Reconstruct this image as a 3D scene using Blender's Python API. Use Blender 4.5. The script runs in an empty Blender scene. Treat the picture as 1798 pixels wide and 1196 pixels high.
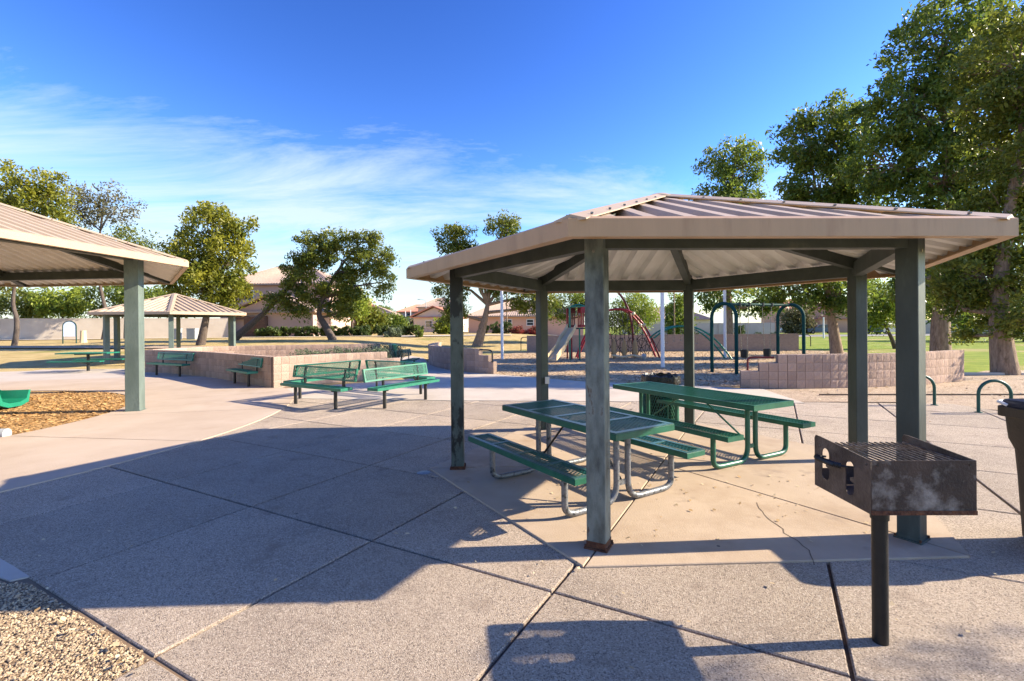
import bpy, math, random
import numpy as np
from mathutils import Vector, Matrix, Euler
random.seed(7); RNG = np.random.default_rng(11)
sc = bpy.context.scene
COL = sc.collection

# ------------------------------------------------------------------ camera
F, PITCH, ROLL, SHV, HC = 842.1, 0.0022, 0.0085, -21.86, 1.70
cd = bpy.data.cameras.new('camera'); cam = bpy.data.objects.new('camera', cd); COL.objects.link(cam)
cd.sensor_width = 36; cd.lens = 36*F/1798; cd.shift_y = SHV/1798; cd.clip_end = 2000; cd.clip_start = .05
cam.matrix_world = Matrix.Translation((0, 0, HC)) @ Matrix.Rotation(math.pi/2-PITCH, 4, 'X') @ Matrix.Rotation(-ROLL, 4, 'Z')
sc.camera = cam
# ------------------------------------------------------------------ sun + sky
SUN = Vector((.8805, .0545, .4695)).normalized()
EL = math.asin(SUN.z); AZ = math.atan2(SUN.x, SUN.y)
sd = bpy.data.lights.new('sun', 'SUN'); sd.energy = 5.0; sd.angle = math.radians(.5); sd.color = (1, .87, .67)
so = bpy.data.objects.new('sun', sd); COL.objects.link(so); so.rotation_euler = SUN.to_track_quat('Z', 'Y').to_euler(); so.location = (20, 0, 30)
w = bpy.data.worlds.new('World'); sc.world = w; w.use_nodes = True
nt = w.node_tree; nt.nodes.clear(); N = nt.nodes.new; LK = nt.links.new
def nd(t, **k):
    n = N(t)
    for a, b in k.items(): setattr(n, a, b)
    return n
def mth(op, a, b=None, c=None, clamp=False):
    n = nd('ShaderNodeMath', operation=op, use_clamp=clamp)
    for i, v in enumerate((a, b, c)):
        if v is None: continue
        if isinstance(v, (int, float)): n.inputs[i].default_value = v
        else: LK(v, n.inputs[i])
    return n.outputs[0]
sky = nd('ShaderNodeTexSky', sky_type='NISHITA', sun_disc=False, sun_elevation=EL, sun_rotation=AZ, altitude=300, air_density=1.25, dust_density=.35, ozone_density=3.2)
hs = nd('ShaderNodeHueSaturation'); hs.inputs['Saturation'].default_value = 1.15; hs.inputs['Hue'].default_value = .512; hs.inputs['Value'].default_value = 1/3.4; LK(sky.outputs[0], hs.inputs['Color'])
tc = nd('ShaderNodeTexCoord'); sep = nd('ShaderNodeSeparateXYZ'); LK(tc.outputs['Generated'], sep.inputs[0])
zz = mth('ADD', mth('MAXIMUM', sep.outputs[2], 0.0), .10)
px = mth('DIVIDE', sep.outputs[0], zz); py = mth('DIVIDE', sep.outputs[1], zz)
cmb = nd('ShaderNodeCombineXYZ'); LK(px, cmb.inputs[0]); LK(py, cmb.inputs[1])
mp = nd('ShaderNodeMapping'); mp.inputs['Rotation'].default_value = (0, 0, .30); mp.inputs['Scale'].default_value = (.55, 1.25, 1); LK(cmb.outputs[0], mp.inputs[0])
n1 = nd('ShaderNodeTexNoise'); n1.inputs['Scale'].default_value = 1.0; n1.inputs['Detail'].default_value = 9; n1.inputs['Roughness'].default_value = .67; n1.inputs['Distortion'].default_value = .55; LK(mp.outputs[0], n1.inputs['Vector'])
mp2 = nd('ShaderNodeMapping'); mp2.inputs['Location'].default_value = (3.1, .4, 0); mp2.inputs['Scale'].default_value = (.22, .30, 1); LK(cmb.outputs[0], mp2.inputs[0])
n2 = nd('ShaderNodeTexNoise'); n2.inputs['Scale'].default_value = 1.0; n2.inputs['Detail'].default_value = 2; LK(mp2.outputs[0], n2.inputs['Vector'])
# thin cirrus: more of it towards the left (west) and low in the sky
side = mth('MINIMUM', mth('MULTIPLY_ADD', sep.outputs[0], -.22, .10), .19); low = mth('MULTIPLY_ADD', sep.outputs[2], -1.30, .37)
cov = mth('ADD', mth('ADD', side, low), mth('MULTIPLY_ADD', n2.outputs[0], .8, -.40))
thr = mth('SUBTRACT', .56, cov)
cl = mth('MULTIPLY', mth('SUBTRACT', n1.outputs[0], thr), 3.6, clamp=True)
cl = mth('MULTIPLY', cl, .80)
mixc = nd('ShaderNodeMix', data_type='RGBA'); LK(cl, mixc.inputs['Factor']); gm = nd('ShaderNodeGamma'); gm.inputs[1].default_value = 1.62; LK(hs.outputs[0], gm.inputs[0]); h2 = nd('ShaderNodeHueSaturation'); h2.inputs['Value'].default_value = 3.4; LK(gm.outputs[0], h2.inputs['Color']); LK(h2.outputs[0], mixc.inputs['A']); mixc.inputs['B'].default_value = (3.2, 3.75, 4.2, 1)
bg = nd('ShaderNodeBackground'); bg.inputs[1].default_value = .106; LK(mixc.outputs['Result'], bg.inputs[0])
wo = nd('ShaderNodeOutputWorld'); LK(bg.outputs[0], wo.inputs[0])
sc.view_settings.view_transform = 'Standard'; sc.view_settings.look = 'None'; sc.view_settings.gamma = 1; sc.view_settings.use_curve_mapping = False
sc.view_settings.exposure = 1.4
sc.cycles.max_bounces = 6; sc.cycles.transparent_max_bounces = 6

# ------------------------------------------------------------------ helpers
def W(px, py, d):
    """point of the place that the photograph shows at a pixel, d metres ahead"""
    U, V = px-899, py-598
    cr, sr = math.cos(ROLL), math.sin(ROLL)
    u, v = U*cr-V*sr, U*sr+V*cr-SHV
    c, s = math.cos(PITCH), math.sin(PITCH)
    t = d/(F*c-v*s)
    return Vector((u*t, d, HC+(-F*s-v*c)*t))
def S(a, b, x):
    t = min(1, max(0, (x-a)/(b-a))); return t*t*(3-2*t)
def hgt(x, y):
    return .9*max(S(18, 46, y)*S(-4, -14, x), S(34, 50, y)*S(14, -2, x))

def mat(name, c1, c2=None, scale=4, rough=.8, bump=0, bscale=40, metal=0, c3=None, s3=1.5, t3=(.55, .7), stretch=None, rand=0, spec=.4, detail=6, speck=None, trans=0, attr=False, coat=0, gum=False):
    m = bpy.data.materials.new(name); m.use_nodes = True; t = m.node_tree; t.nodes.clear(); n = t.nodes.new; l = t.links.new
    out = n('ShaderNodeOutputMaterial'); p = n('ShaderNodeBsdfPrincipled'); l(p.outputs[0], out.inputs[0])
    p.inputs['Roughness'].default_value = rough; p.inputs['Metallic'].default_value = metal; p.inputs['Specular IOR Level'].default_value = spec
    if coat: p.inputs['Coat Weight'].default_value = coat; p.inputs['Coat Roughness'].default_value = .2
    tcn = n('ShaderNodeTexCoord'); vec = tcn.outputs['Object']
    if stretch:
        mpn = n('ShaderNodeMapping'); mpn.inputs['Scale'].default_value = stretch; l(vec, mpn.inputs[0]); vec = mpn.outputs[0]
    def noise(s, d=detail, r=.6):
        q = n('ShaderNodeTexNoise'); q.inputs['Scale'].default_value = s; q.inputs['Detail'].default_value = d; q.inputs['Roughness'].default_value = r; l(vec, q.inputs['Vector']); return q.outputs[0]
    def ramp(fac, a, b):
        q = n('ShaderNodeMapRange'); q.inputs[1].default_value = a; q.inputs[2].default_value = b; l(fac, q.inputs[0]); return q.outputs[0]
    def mix(f, a, b):
        q = n('ShaderNodeMix'); q.data_type = 'RGBA'
        if isinstance(f, float): q.inputs['Factor'].default_value = f
        else: l(f, q.inputs['Factor'])
        for k, v in (('A', a), ('B', b)):
            if isinstance(v, tuple): q.inputs[k].default_value = (*v[:3], 1)
            else: l(v, q.inputs[k])
        return q.outputs['Result']
    col = c1
    if attr:
        at = n('ShaderNodeAttribute'); at.attribute_name = 'tint'; col = mix(at.outputs['Fac'], c1, c2)
    elif c2: col = mix(ramp(noise(scale), .35, .65), c1, c2)
    if c3: col = mix(ramp(noise(s3, 8, .65), *t3), col, c3)
    if speck:
        vo = n('ShaderNodeTexVoronoi'); vo.inputs['Scale'].default_value = speck[0]; l(vec, vo.inputs['Vector'])
        sp = n('ShaderNodeSeparateColor'); l(vo.outputs['Color'], sp.inputs[0])
        col = mix(ramp(sp.outputs[0], .62, .95), col, speck[1]); col = mix(ramp(sp.outputs[1], .66, .95), col, speck[2])
    if gum:
        vo = n('ShaderNodeTexVoronoi'); vo.inputs['Scale'].default_value = 1.7; l(vec, vo.inputs['Vector']); col = mix(ramp(vo.outputs['Distance'], .028, .020), col, (.09, .075, .065))
        col = mix(ramp(noise(2.3, 5), .60, .78), col, (.24, .18, .135))
    if rand:
        oi = n('ShaderNodeObjectInfo'); hsn = n('ShaderNodeHueSaturation')
        q = n('ShaderNodeMapRange'); q.inputs[3].default_value = 1-rand; q.inputs[4].default_value = 1+rand; l(oi.outputs['Random'], q.inputs[0]); l(q.outputs[0], hsn.inputs['Value'])
        if isinstance(col, tuple): hsn.inputs['Color'].default_value = (*col, 1)
        else: l(col, hsn.inputs['Color'])
        col = hsn.outputs[0]
    if isinstance(col, tuple): p.inputs['Base Color'].default_value = (*col, 1)
    else: l(col, p.inputs['Base Color'])
    if bump:
        b = n('ShaderNodeBump'); b.inputs['Strength'].default_value = min(1, bump); b.inputs['Distance'].default_value = .02*max(1, bump)
        l(noise(bscale, 4), b.inputs['Height']); l(b.outputs[0], p.inputs['Normal'])
    if trans:
        tr = n('ShaderNodeBsdfTranslucent'); ms = n('ShaderNodeMixShader'); ms.inputs[0].default_value = trans
        if isinstance(col, tuple): tr.inputs[0].default_value = (*col, 1)
        else: l(col, tr.inputs[0])
        l(p.outputs[0], ms.inputs[1]); l(tr.outputs[0], ms.inputs[2]); l(ms.outputs[0], out.inputs[0])
    return m
def glass(name, c, rough=.05):
    return mat(name, c, rough=rough, spec=.8)

class MB:
    def __init__(s): s.v = []; s.f = []; s.mi = []
    def add(s, vs, fs, mi=0):
        o = len(s.v); s.v += [tuple(v) for v in vs]; s.f += [tuple(i+o for i in f) for f in fs]; s.mi += [mi]*len(fs); return s
    def box(s, c, d, rz=0, M=None, mi=0, taper=1):
        x, y, z = d[0]/2, d[1]/2, d[2]/2; t = taper
        vs = [Vector(p) for p in ((-x,-y,-z),(x,-y,-z),(x,y,-z),(-x,y,-z),(-x*t,-y*t,z),(x*t,-y*t,z),(x*t,y*t,z),(-x*t,y*t,z))]
        R = M if M is not None else Matrix.Rotation(rz, 3, 'Z')
        return s.add([R@v+Vector(c) for v in vs], [(0,3,2,1),(4,5,6,7),(0,1,5,4),(1,2,6,5),(2,3,7,6),(3,0,4,7)], mi)
    def beam(s, a, b, wd, ht, up=(0,0,1), mi=0):
        a, b = Vector(a), Vector(b); d = (b-a); L = d.length; d.normalize(); u = Vector(up); x = d.cross(u).normalized(); z = x.cross(d)
        R = Matrix((x, d, z)).transposed(); return s.box((a+b)/2, (wd, L, ht), M=R, mi=mi)
    def tube(s, pts, r, n=10, cap=True, mi=0):
        pts = [Vector(p) for p in pts]; k = len(pts); rs = r if isinstance(r, (list, tuple)) else [r]*k
        vs = []; up = None
        for i, p in enumerate(pts):
            d = (pts[min(i+1, k-1)]-pts[max(i-1, 0)]).normalized()
            if up is None: up = Vector((0,0,1)) if abs(d.z) < .9 else Vector((1,0,0))
            x = d.cross(up)
            if x.length < 1e-4: x = d.cross(Vector((0,1,0)))
            x.normalize(); y = x.cross(d).normalized(); up = y
            vs += [p+rs[i]*(math.cos(2*math.pi*j/n)*x+math.sin(2*math.pi*j/n)*y) for j in range(n)]
        fs = [(i*n+j, i*n+(j+1)%n, (i+1)*n+(j+1)%n, (i+1)*n+j) for i in range(k-1) for j in range(n)]
        if cap: fs += [tuple(range(n-1, -1, -1)), tuple((k-1)*n+j for j in range(n))]
        return s.add(vs, fs, mi)
    def lathe(s, prof, c=(0,0,0), n=24, mi=0):
        vs = [(c[0]+r*math.cos(2*math.pi*j/n), c[1]+r*math.sin(2*math.pi*j/n), c[2]+z) for r, z in prof for j in range(n)]
        fs = [(i*n+j, i*n+(j+1)%n, (i+1)*n+(j+1)%n, (i+1)*n+j) for i in range(len(prof)-1) for j in range(n)]
        return s.add(vs, fs, mi)
    def prism(s, poly, z0, z1, mi=0):
        n = len(poly); vs = [(x, y, z0) for x, y in poly]+[(x, y, z1) for x, y in poly]
        return s.add(vs, [tuple(range(n-1, -1, -1)), tuple(range(n, 2*n))]+[(i, (i+1)%n, n+(i+1)%n, n+i) for i in range(n)], mi)
    def mesh(s, name, ms, smooth=False):
        me = bpy.data.meshes.new(name); me.from_pydata(s.v, [], s.f)
        for m in (ms if isinstance(ms, (list, tuple)) else [ms]): me.materials.append(m)
        if any(s.mi): me.polygons.foreach_set('material_index', s.mi)
        if smooth:
            me.polygons.foreach_set('use_smooth', [True]*len(s.f)); me.set_sharp_from_angle(angle=math.radians(38))
        me.update(); return me
    def build(s, name, ms, parent=None, smooth=False, loc=None, rz=0):
        return link(name, s.mesh(name, ms, smooth), parent, loc, rz)
def link(name, me, parent=None, loc=None, rz=0):
    o = bpy.data.objects.new(name, me); COL.objects.link(o)
    if parent: o.parent = parent
    if loc is not None: o.location = loc
    if rz: o.rotation_euler = (0, 0, rz)
    return o
def tag(o, label=None, cat=None, group=None, kind=None):
    for k, v in (('label', label), ('category', cat), ('group', group), ('kind', kind)):
        if v: o[k] = v
    return o
def thing(name, label, cat, loc=(0,0,0), rz=0, group=None):
    return tag(link(name, None, None, loc, rz), label, cat, group)
def bez(pts, n=8):
    """round a polyline's corners"""
    pts = [Vector(p) for p in pts]; out = [pts[0]]
    for i in range(1, len(pts)-1):
        a, b, c = (pts[i]+pts[i-1])/2 if i > 1 else pts[0], pts[i], (pts[i]+pts[i+1])/2 if i < len(pts)-2 else pts[-1]
        for k in range(1, n+1):
            t = k/n; out.append(a*(1-t)**2+2*b*t*(1-t)+c*t*t)
    if (out[-1]-pts[-1]).length > 1e-5: out.append(pts[-1])
    return out
def arc(c, r, a0, a1, n, plane='xz'):
    o = []
    for i in range(n+1):
        a = a0+(a1-a0)*i/n; p = r*math.cos(a), r*math.sin(a)
        o.append(Vector(c)+Vector((p[0], 0, p[1])))
    return o
def copy_tree(o, parent=None):
    c = o.copy(); COL.objects.link(c); c.parent = parent
    for ch in list(o.children): copy_tree(ch, c)
    return c
def sheet(name, poly, z, m, parent=None, thick=0):
    b = MB()
    if thick: b.prism(poly, z-thick, z)
    else: b.add([(x, y, z) for x, y in poly], [tuple(range(len(poly)))])
    return b.build(name, m, parent)

# ------------------------------------------------------------------ materials
M = {}
M['agg'] = mat('exposed_aggregate', (.41, .322, .24), (.475, .375, .285), 1.3, .9, .9, 170, rand=.10, speck=(150, (.60, .50, .395), (.18, .14, .11)), c3=(.30, .235, .18), s3=.9, t3=(.48, .72), gum=True)
M['conc'] = mat('smooth_concrete', (.42, .325, .24), (.48, .38, .29), .9, .85, .25, 60, c3=(.36, .26, .175), s3=.6, t3=(.55, .75))
M['path'] = mat('walkway_concrete', (.44, .37, .30), (.50, .43, .35), 1.1, .85, .25, 60, c3=(.36, .30, .24), s3=.7, t3=(.55, .75))
M['pad'] = mat('tan_pad_concrete', (.39, .295, .205), (.45, .345, .245), 1.6, .8, .25, 70, c3=(.32, .225, .145), s3=1.1, t3=(.5, .72), rand=.05, gum=True)
M['joint'] = mat('joint_soil', (.09, .065, .045), (.20, .145, .095), 20, .95, .5, 90)
M['dirt'] = mat('bare_dirt', (.36, .26, .175), (.46, .34, .235), 2.2, .95, 1, 25, c3=(.27, .19, .12), s3=4, t3=(.5, .7), speck=(60, (.52, .40, .28), (.2, .14, .09)))
M['chipbase'] = mat('wood_chip_bed', (.40, .28, .165), (.52, .38, .23), 9, .95, 1.5, 30, speck=(28, (.62, .47, .29), (.22, .14, .08)))
M['mulchbase'] = mat('mulch_bed', (.36, .20, .07), (.50, .30, .12), 9, .95, 1.5, 30, speck=(30, (.6, .40, .18), (.17, .09, .03)))
M['chip'] = mat('wood_chip', (.42, .27, .13), (.66, .50, .31), attr=True, rough=.9)
M['mulch'] = mat('mulch_chip', (.30, .15, .045), (.56, .35, .145), attr=True, rough=.9)
M['pebble'] = mat('pebble', (.20, .135, .08), (.52, .40, .25), attr=True, rough=.85)
M['road'] = mat('asphalt', (.16, .15, .145), (.20, .19, .18), 3, .9, .3, 60)
M['walk'] = mat('sidewalk_concrete', (.52, .45, .37), (.58, .51, .42), 1, .85)
M['green'] = mat('green_post_paint', (.030, .040, .035), (.05, .064, .056), 5, .55, .15, 30, c3=(.085, .11, .096), s3=3.2, t3=(.56, .78), stretch=(1, 1, .35), rand=.1)
M['greenold'] = mat('chipped_green_post_paint', (.038, .047, .042), (.20, .235, .212), 6, .6, .4, 30, c3=(.06, .026, .012), s3=6, t3=(.57, .63), stretch=(1, 1, .4))
M['greenblack'] = mat('peeling_dark_post_paint', (.045, .062, .053), (.10, .125, .11), 5, .5, .3, 25, c3=(.008, .012, .011), s3=3.4, t3=(.47, .51), stretch=(1, 1, .45))
M['palegreen'] = mat('weathered_pale_green_paint', (.088, .118, .10), (.14, .178, .155), 3, .6, .15, 30, c3=(.055, .075, .064), s3=4, t3=(.55, .75), stretch=(1, 1, .4))
M['rust'] = mat('rusted_base', (.06, .022, .012), (.16, .065, .03), 30, .9, .8, 60)
M['beam'] = mat('dark_green_beam', (.034, .043, .035), (.058, .07, .058), 4, .55, .1, 30, c3=(.13, .13, .09), s3=2, t3=(.6, .8))
M['fascia'] = mat('tan_fascia_metal', (.40, .255, .13), (.44, .28, .145), 2, .45, .05, 20, c3=(.33, .20, .10), s3=2.5, t3=(.55, .75), stretch=(3, 3, .4))
M['fascia2'] = mat('cream_fascia_metal', (.42, .305, .195), (.46, .335, .215), 2, .45, .05, 20)
M['roof'] = mat('tan_ribbed_roof_metal', (.40, .30, .20), (.45, .34, .23), 1.5, .5, 0, c3=(.42, .33, .27), s3=2.5, t3=(.55, .8))
M['under'] = mat('white_roof_underside', (.62, .61, .58), (.70, .69, .66), 2, .55, 0, c3=(.50, .46, .40), s3=3, t3=(.58, .8))
M['tgreen'] = mat('green_plastic_coating', (.007, .082, .046), (.013, .115, .066), 9, .38, .1, 60, spec=.5)
M['tdark'] = mat('dark_green_plastic_coating', (.008, .075, .055), (.012, .10, .072), 6, .3, .1, 60, spec=.6)
M['bgreen'] = mat('bright_green_bench_coating', (.008, .135, .08), (.016, .18, .11), 7, .42, .05, 50, spec=.5)
M['band'] = mat('smooth_green_band', (.02, .085, .068), (.045, .12, .105), 9, .30, .05, 50, spec=.6)
M['worn'] = mat('worn_galvanised_pipe', (.13, .135, .145), (.26, .265, .275), 22, .42, .25, 60, metal=.35, c3=(.02, .025, .03), s3=22, t3=(.48, .66))
M['black'] = mat('black_steel', (.012, .012, .012), (.025, .024, .022), 8, .4, .1, 50)
M['grillface'] = mat('scorched_steel', (.028, .017, .012), (.075, .045, .03), 5, .65, .35, 70, c3=(.34, .30, .255), s3=4.2, t3=(.49, .68), metal=.1)
M['grillside'] = mat('brown_steel_plate', (.07, .05, .04), (.15, .115, .095), 6, .55, .3, 60, c3=(.05, .03, .02), s3=7, t3=(.55, .72), metal=.3)
M['grillpost'] = mat('chipped_black_pipe', (.006, .006, .006), (.012, .011, .010), 10, .45, .15, 60, c3=(.42, .38, .32), s3=10, t3=(.665, .675), detail=3)
M['steel'] = mat('bright_steel_bar', (.28, .26, .24), (.10, .08, .07), 30, .4, 0, metal=.7)
M['block'] = mat('pink_split_face_block', (.38, .265, .20), (.48, .345, .265), 9, .95, 1.2, 38, rand=.15, c3=(.33, .22, .16), s3=5, t3=(.5, .75))
M['mortar'] = mat('mortar', (.20, .145, .11), (.26, .19, .145), 20, .95)
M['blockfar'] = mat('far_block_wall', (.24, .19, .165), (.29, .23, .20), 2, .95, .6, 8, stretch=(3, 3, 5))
M['stucco'] = mat('beige_garden_wall', (.43, .37, .315), (.48, .42, .36), 1, .95, .3, 20)
M['white'] = mat('white_painted_steel', (.74, .74, .75), (.68, .68, .70), 3, .45)
M['swing'] = mat('teal_green_steel', (.005, .042, .038), (.008, .054, .047), 3, .7, .05, 40, spec=.15)
M['rack'] = mat('rack_green_steel', (.007, .065, .05), (.012, .085, .064), 5, .4)
M['red'] = mat('red_play_steel', (.27, .012, .022), (.33, .018, .03), 3, .35)
M['maroon'] = mat('maroon_play_plastic', (.11, .012, .015), (.15, .018, .02), 3, .45)
M['pgreen'] = mat('green_play_steel', (.01, .15, .10), (.014, .19, .125), 3, .35)
M['beige'] = mat('beige_slide_plastic', (.58, .43, .24), (.64, .49, .29), 2, .4)
M['pod'] = mat('wood_look_pod', (.30, .19, .09), (.40, .26, .13), 8, .7, .5, 20, stretch=(1, 1, .3))
M['rope'] = mat('black_rope', (.012, .012, .014), rough=.8)
M['slidegreen'] = mat('green_slide_plastic', (.008, .17, .10), (.012, .21, .125), 2, .25, spec=.6)
M['bin'] = mat('grey_brown_bin_plastic', (.04, .032, .026), (.058, .047, .038), 6, .6, .25, 60)
M['lid'] = mat('navy_bin_lid', (.012, .016, .04), (.018, .022, .055), 4, .35)
M['bag'] = mat('black_plastic_bag', (.008, .008, .009), rough=.22, bump=1, bscale=18)
M['bark'] = mat('tree_bark', (.20, .135, .09), (.34, .245, .17), 6, .95, 1.5, 14, stretch=(2.5, 2.5, .6), c3=(.11, .075, .05), s3=5, t3=(.55, .7))
M['barkdark'] = mat('dark_bark', (.07, .052, .042), (.13, .10, .08), 6, .95, 1.2, 14, stretch=(2.5, 2.5, .6))
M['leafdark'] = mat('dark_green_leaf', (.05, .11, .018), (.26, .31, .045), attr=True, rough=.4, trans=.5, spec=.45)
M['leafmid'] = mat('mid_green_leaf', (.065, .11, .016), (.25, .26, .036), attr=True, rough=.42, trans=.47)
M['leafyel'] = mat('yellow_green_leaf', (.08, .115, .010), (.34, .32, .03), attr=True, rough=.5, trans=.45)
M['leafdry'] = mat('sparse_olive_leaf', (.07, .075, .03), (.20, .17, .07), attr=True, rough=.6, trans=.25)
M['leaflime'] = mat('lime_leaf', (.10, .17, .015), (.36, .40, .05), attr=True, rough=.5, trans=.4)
M['leafpink'] = mat('pink_blossom', (.42, .14, .11), (.62, .32, .26), attr=True, rough=.7, trans=.3)
M['hedge'] = mat('hedge_leaf', (.025, .055, .012), (.12, .16, .03), attr=True, rough=.5, trans=.25)
M['redleaf'] = mat('red_flower_leaf', (.04, .075, .015), (.42, .03, .04), attr=True, rough=.6, trans=.25)
M['sage'] = mat('grey_green_leaf', (.07, .10, .05), (.19, .23, .13), attr=True, rough=.7, trans=.2)
M['litter'] = mat('dry_leaf', (.34, .20, .07), (.62, .52, .34), attr=True, rough=.8)
M['housepink'] = mat('pink_beige_stucco', (.49, .335, .265), (.53, .37, .295), .6, .95, .2, 10)
M['housesalmon'] = mat('salmon_stucco', (.56, .32, .22), (.60, .35, .245), .6, .95, .2, 10)
M['housecream'] = mat('cream_stucco', (.60, .47, .29), (.64, .51, .32), .6, .95, .2, 10)
M['housegrey'] = mat('pale_stucco', (.55, .45, .38), (.60, .50, .42), .6, .95, .2, 10)
M['tile'] = mat('tan_roof_tile', (.33, .24, .185), (.42, .31, .24), 5, .85, .5, 6)
M['tilered'] = mat('red_roof_tile', (.40, .17, .11), (.48, .22, .15), 5, .85, .5, 6)
M['brownblock'] = mat('brown_block', (.10, .055, .035), (.15, .085, .055), 6, .95, .6, 10)
M['pane'] = glass('dark_window_glass', (.03, .045, .055))
M['frame'] = mat('white_window_frame', (.66, .64, .60), rough=.6)
M['boxgrey'] = mat('grey_utility_box', (.34, .35, .35), (.38, .39, .39), 3, .6)
M['signblue'] = mat('pale_blue_sign_face', (.50, .58, .75), (.54, .62, .78), 2, .5)
M['carwhite'] = mat('white_car_paint', (.72, .72, .72), rough=.25, coat=.5)
M['carblue'] = mat('grey_blue_car_paint', (.08, .12, .18), rough=.25, coat=.5)
M['cardark'] = mat('dark_car_paint', (.015, .017, .022), rough=.22, coat=.5)
M['tyre'] = mat('tyre_rubber', (.012, .012, .012), rough=.85)
M['cover'] = mat('metal_floor_cap', (.32, .33, .33), (.24, .25, .25), 20, .5, 0, metal=.4)
# ground cover: dormant tan grass to the left, green lawn to the right, soil showing in patches
def ground_mat():
    m = bpy.data.materials.new('grass_ground'); m.use_nodes = True; t = m.node_tree; p = t.nodes['Principled BSDF']; n = t.nodes.new; l = t.links.new
    p.inputs['Roughness'].default_value = .95; p.inputs['Specular IOR Level'].default_value = .1
    tcn = n('ShaderNodeTexCoord'); sp = n('ShaderNodeSeparateXYZ'); l(tcn.outputs['Object'], sp.inputs[0])
    def noise(s, d=6):
        q = n('ShaderNodeTexNoise'); q.inputs['Scale'].default_value = s; q.inputs['Detail'].default_value = d; l(tcn.outputs['Object'], q.inputs['Vector']); return q.outputs[0]
    def rmp(f, a, b):
        q = n('ShaderNodeMapRange'); q.inputs[1].default_value = a; q.inputs[2].default_value = b; l(f, q.inputs[0]); return q.outputs[0]
    def mix(f, a, b):
        q = n('ShaderNodeMix'); q.data_type = 'RGBA'; l(f, q.inputs['Factor'])
        for k, v in (('A', a), ('B', b)):
            if isinstance(v, tuple): q.inputs[k].default_value = (*v, 1)
            else: l(v, q.inputs[k])
        return q.outputs['Result']
    tan = mix(rmp(noise(1.7), .35, .65), (.40, .29, .12), (.52, .40, .19))
    tan = mix(rmp(noise(.22), .56, .72), tan, (.24, .23, .06))
    gr = mix(rmp(noise(1.3), .35, .65), (.15, .21, .025), (.27, .31, .05))
    gr = mix(rmp(noise(.18), .55, .7), gr, (.40, .31, .14))
    a = n('ShaderNodeMath'); a.operation = 'MULTIPLY_ADD'; l(noise(.12), a.inputs[0]); a.inputs[1].default_value = 6; l(sp.outputs[0], a.inputs[2])
    col = mix(rmp(a.outputs[0], 9, 17), tan, gr)
    l(col, p.inputs['Base Color'])
    b = n('ShaderNodeBump'); b.inputs['Strength'].default_value = .8; b.inputs['Distance'].default_value = .05; l(noise(22, 4), b.inputs['Height']); l(b.outputs[0], p.inputs['Normal'])
    return m
M['grass'] = ground_mat()

# ------------------------------------------------------------------ ground
def terrain():
    xs = np.unique(np.concatenate([np.linspace(-600, -80, 9), np.linspace(-80, 60, 57), np.linspace(60, 600, 9)]))
    ys = np.unique(np.concatenate([np.linspace(-60, 10, 6), np.linspace(10, 90, 41), np.linspace(90, 1200, 9)]))
    b = MB(); nx = len(xs)
    b.v = [(x, y, hgt(x, y)-.03) for y in ys for x in xs]
    b.f = [(j*nx+i, j*nx+i+1, (j+1)*nx+i+1, (j+1)*nx+i) for j in range(len(ys)-1) for i in range(nx-1)]; b.mi = [0]*len(b.f)
    return tag(b.build('ground', M['grass'], smooth=True), kind='structure')
terrain()
def draped(name, x0, x1, y0, y1, m, off, nx=24, ny=3, edge=None):
    b = MB(); xs = np.linspace(x0, x1, nx+1); 
    for j in range(ny+1):
        for x in xs:
            a, c = (y0, y1) if edge is None else (y0+edge(x), y1+edge(x))
            y = a+(c-a)*j/ny; b.v.append((x, y, hgt(x, y)-.03+off))
    b.f = [(j*(nx+1)+i, j*(nx+1)+i+1, (j+1)*(nx+1)+i+1, (j+1)*(nx+1)+i) for j in range(ny) for i in range(nx)]; b.mi = [0]*len(b.f)
    return tag(b.build(name, m), kind='structure')
draped('street', 2, 130, 69, 77, M['road'], .06, 40)
draped('sidewalk', 2, 130, 65.5, 67.3, M['walk'], .09, 40)
draped('sidewalk', -50, 0, 47.2, 48.8, M['walk'], .07, 30, edge=lambda x: .1*(x+10))
draped('footpath', -60, -16, 31.5, 33.2, M['dirt'], .07, 30, edge=lambda x: -.12*(x+20))

# patio: slabs laid on a grid turned to the shelter
UA = math.radians(-28.9); UX = Vector((math.cos(UA), math.sin(UA))); VX = Vector((-math.sin(UA), math.cos(UA)))
def clip(poly, a, b, c):
    """keep a*x+b*y<=c"""
    o = []
    for i in range(len(poly)):
        p, q = poly[i], poly[(i+1) % len(poly)]; dp, dq = a*p[0]+b*p[1]-c, a*q[0]+b*q[1]-c
        if dp <= 0: o.append(p)
        if dp*dq < 0: t = dp/(dp-dq); o.append((p[0]+t*(q[0]-p[0]), p[1]+t*(q[1]-p[1])))
    return o
patio = tag(sheet('patio', [(-13, 8.6), (-3.36, 3.24), (-1.72, 2.30), (-1.2, -4), (12, -6), (12, 12.3), (-5, 13.4), (-13, 13)], -.022, M['joint']), kind='structure')
def slab_top(poly, z):
    """a slab with a small chamfer"""
    cx = sum(p[0] for p in poly)/len(poly); cy = sum(p[1] for p in poly)/len(poly); n = len(poly)
    def ins(k): return [(p[0]+(cx-p[0])*k/max(.01, math.hypot(p[0]-cx, p[1]-cy)), p[1]+(cy-p[1])*k/max(.01, math.hypot(p[0]-cx, p[1]-cy))) for p in poly]
    a, b_ = ins(.015), ins(.025)
    b = MB(); b.v = [(x, y, -.05) for x, y in a]+[(x, y, z-.006) for x, y in a]+[(x, y, z) for x, y in b_]
    b.f = [(i, (i+1)%n, n+(i+1)%n, n+i) for i in range(n)]+[(n+i, n+(i+1)%n, 2*n+(i+1)%n, 2*n+i) for i in range(n)]+[tuple(range(2*n, 3*n))]; b.mi = [0]*len(b.f); return b
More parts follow.
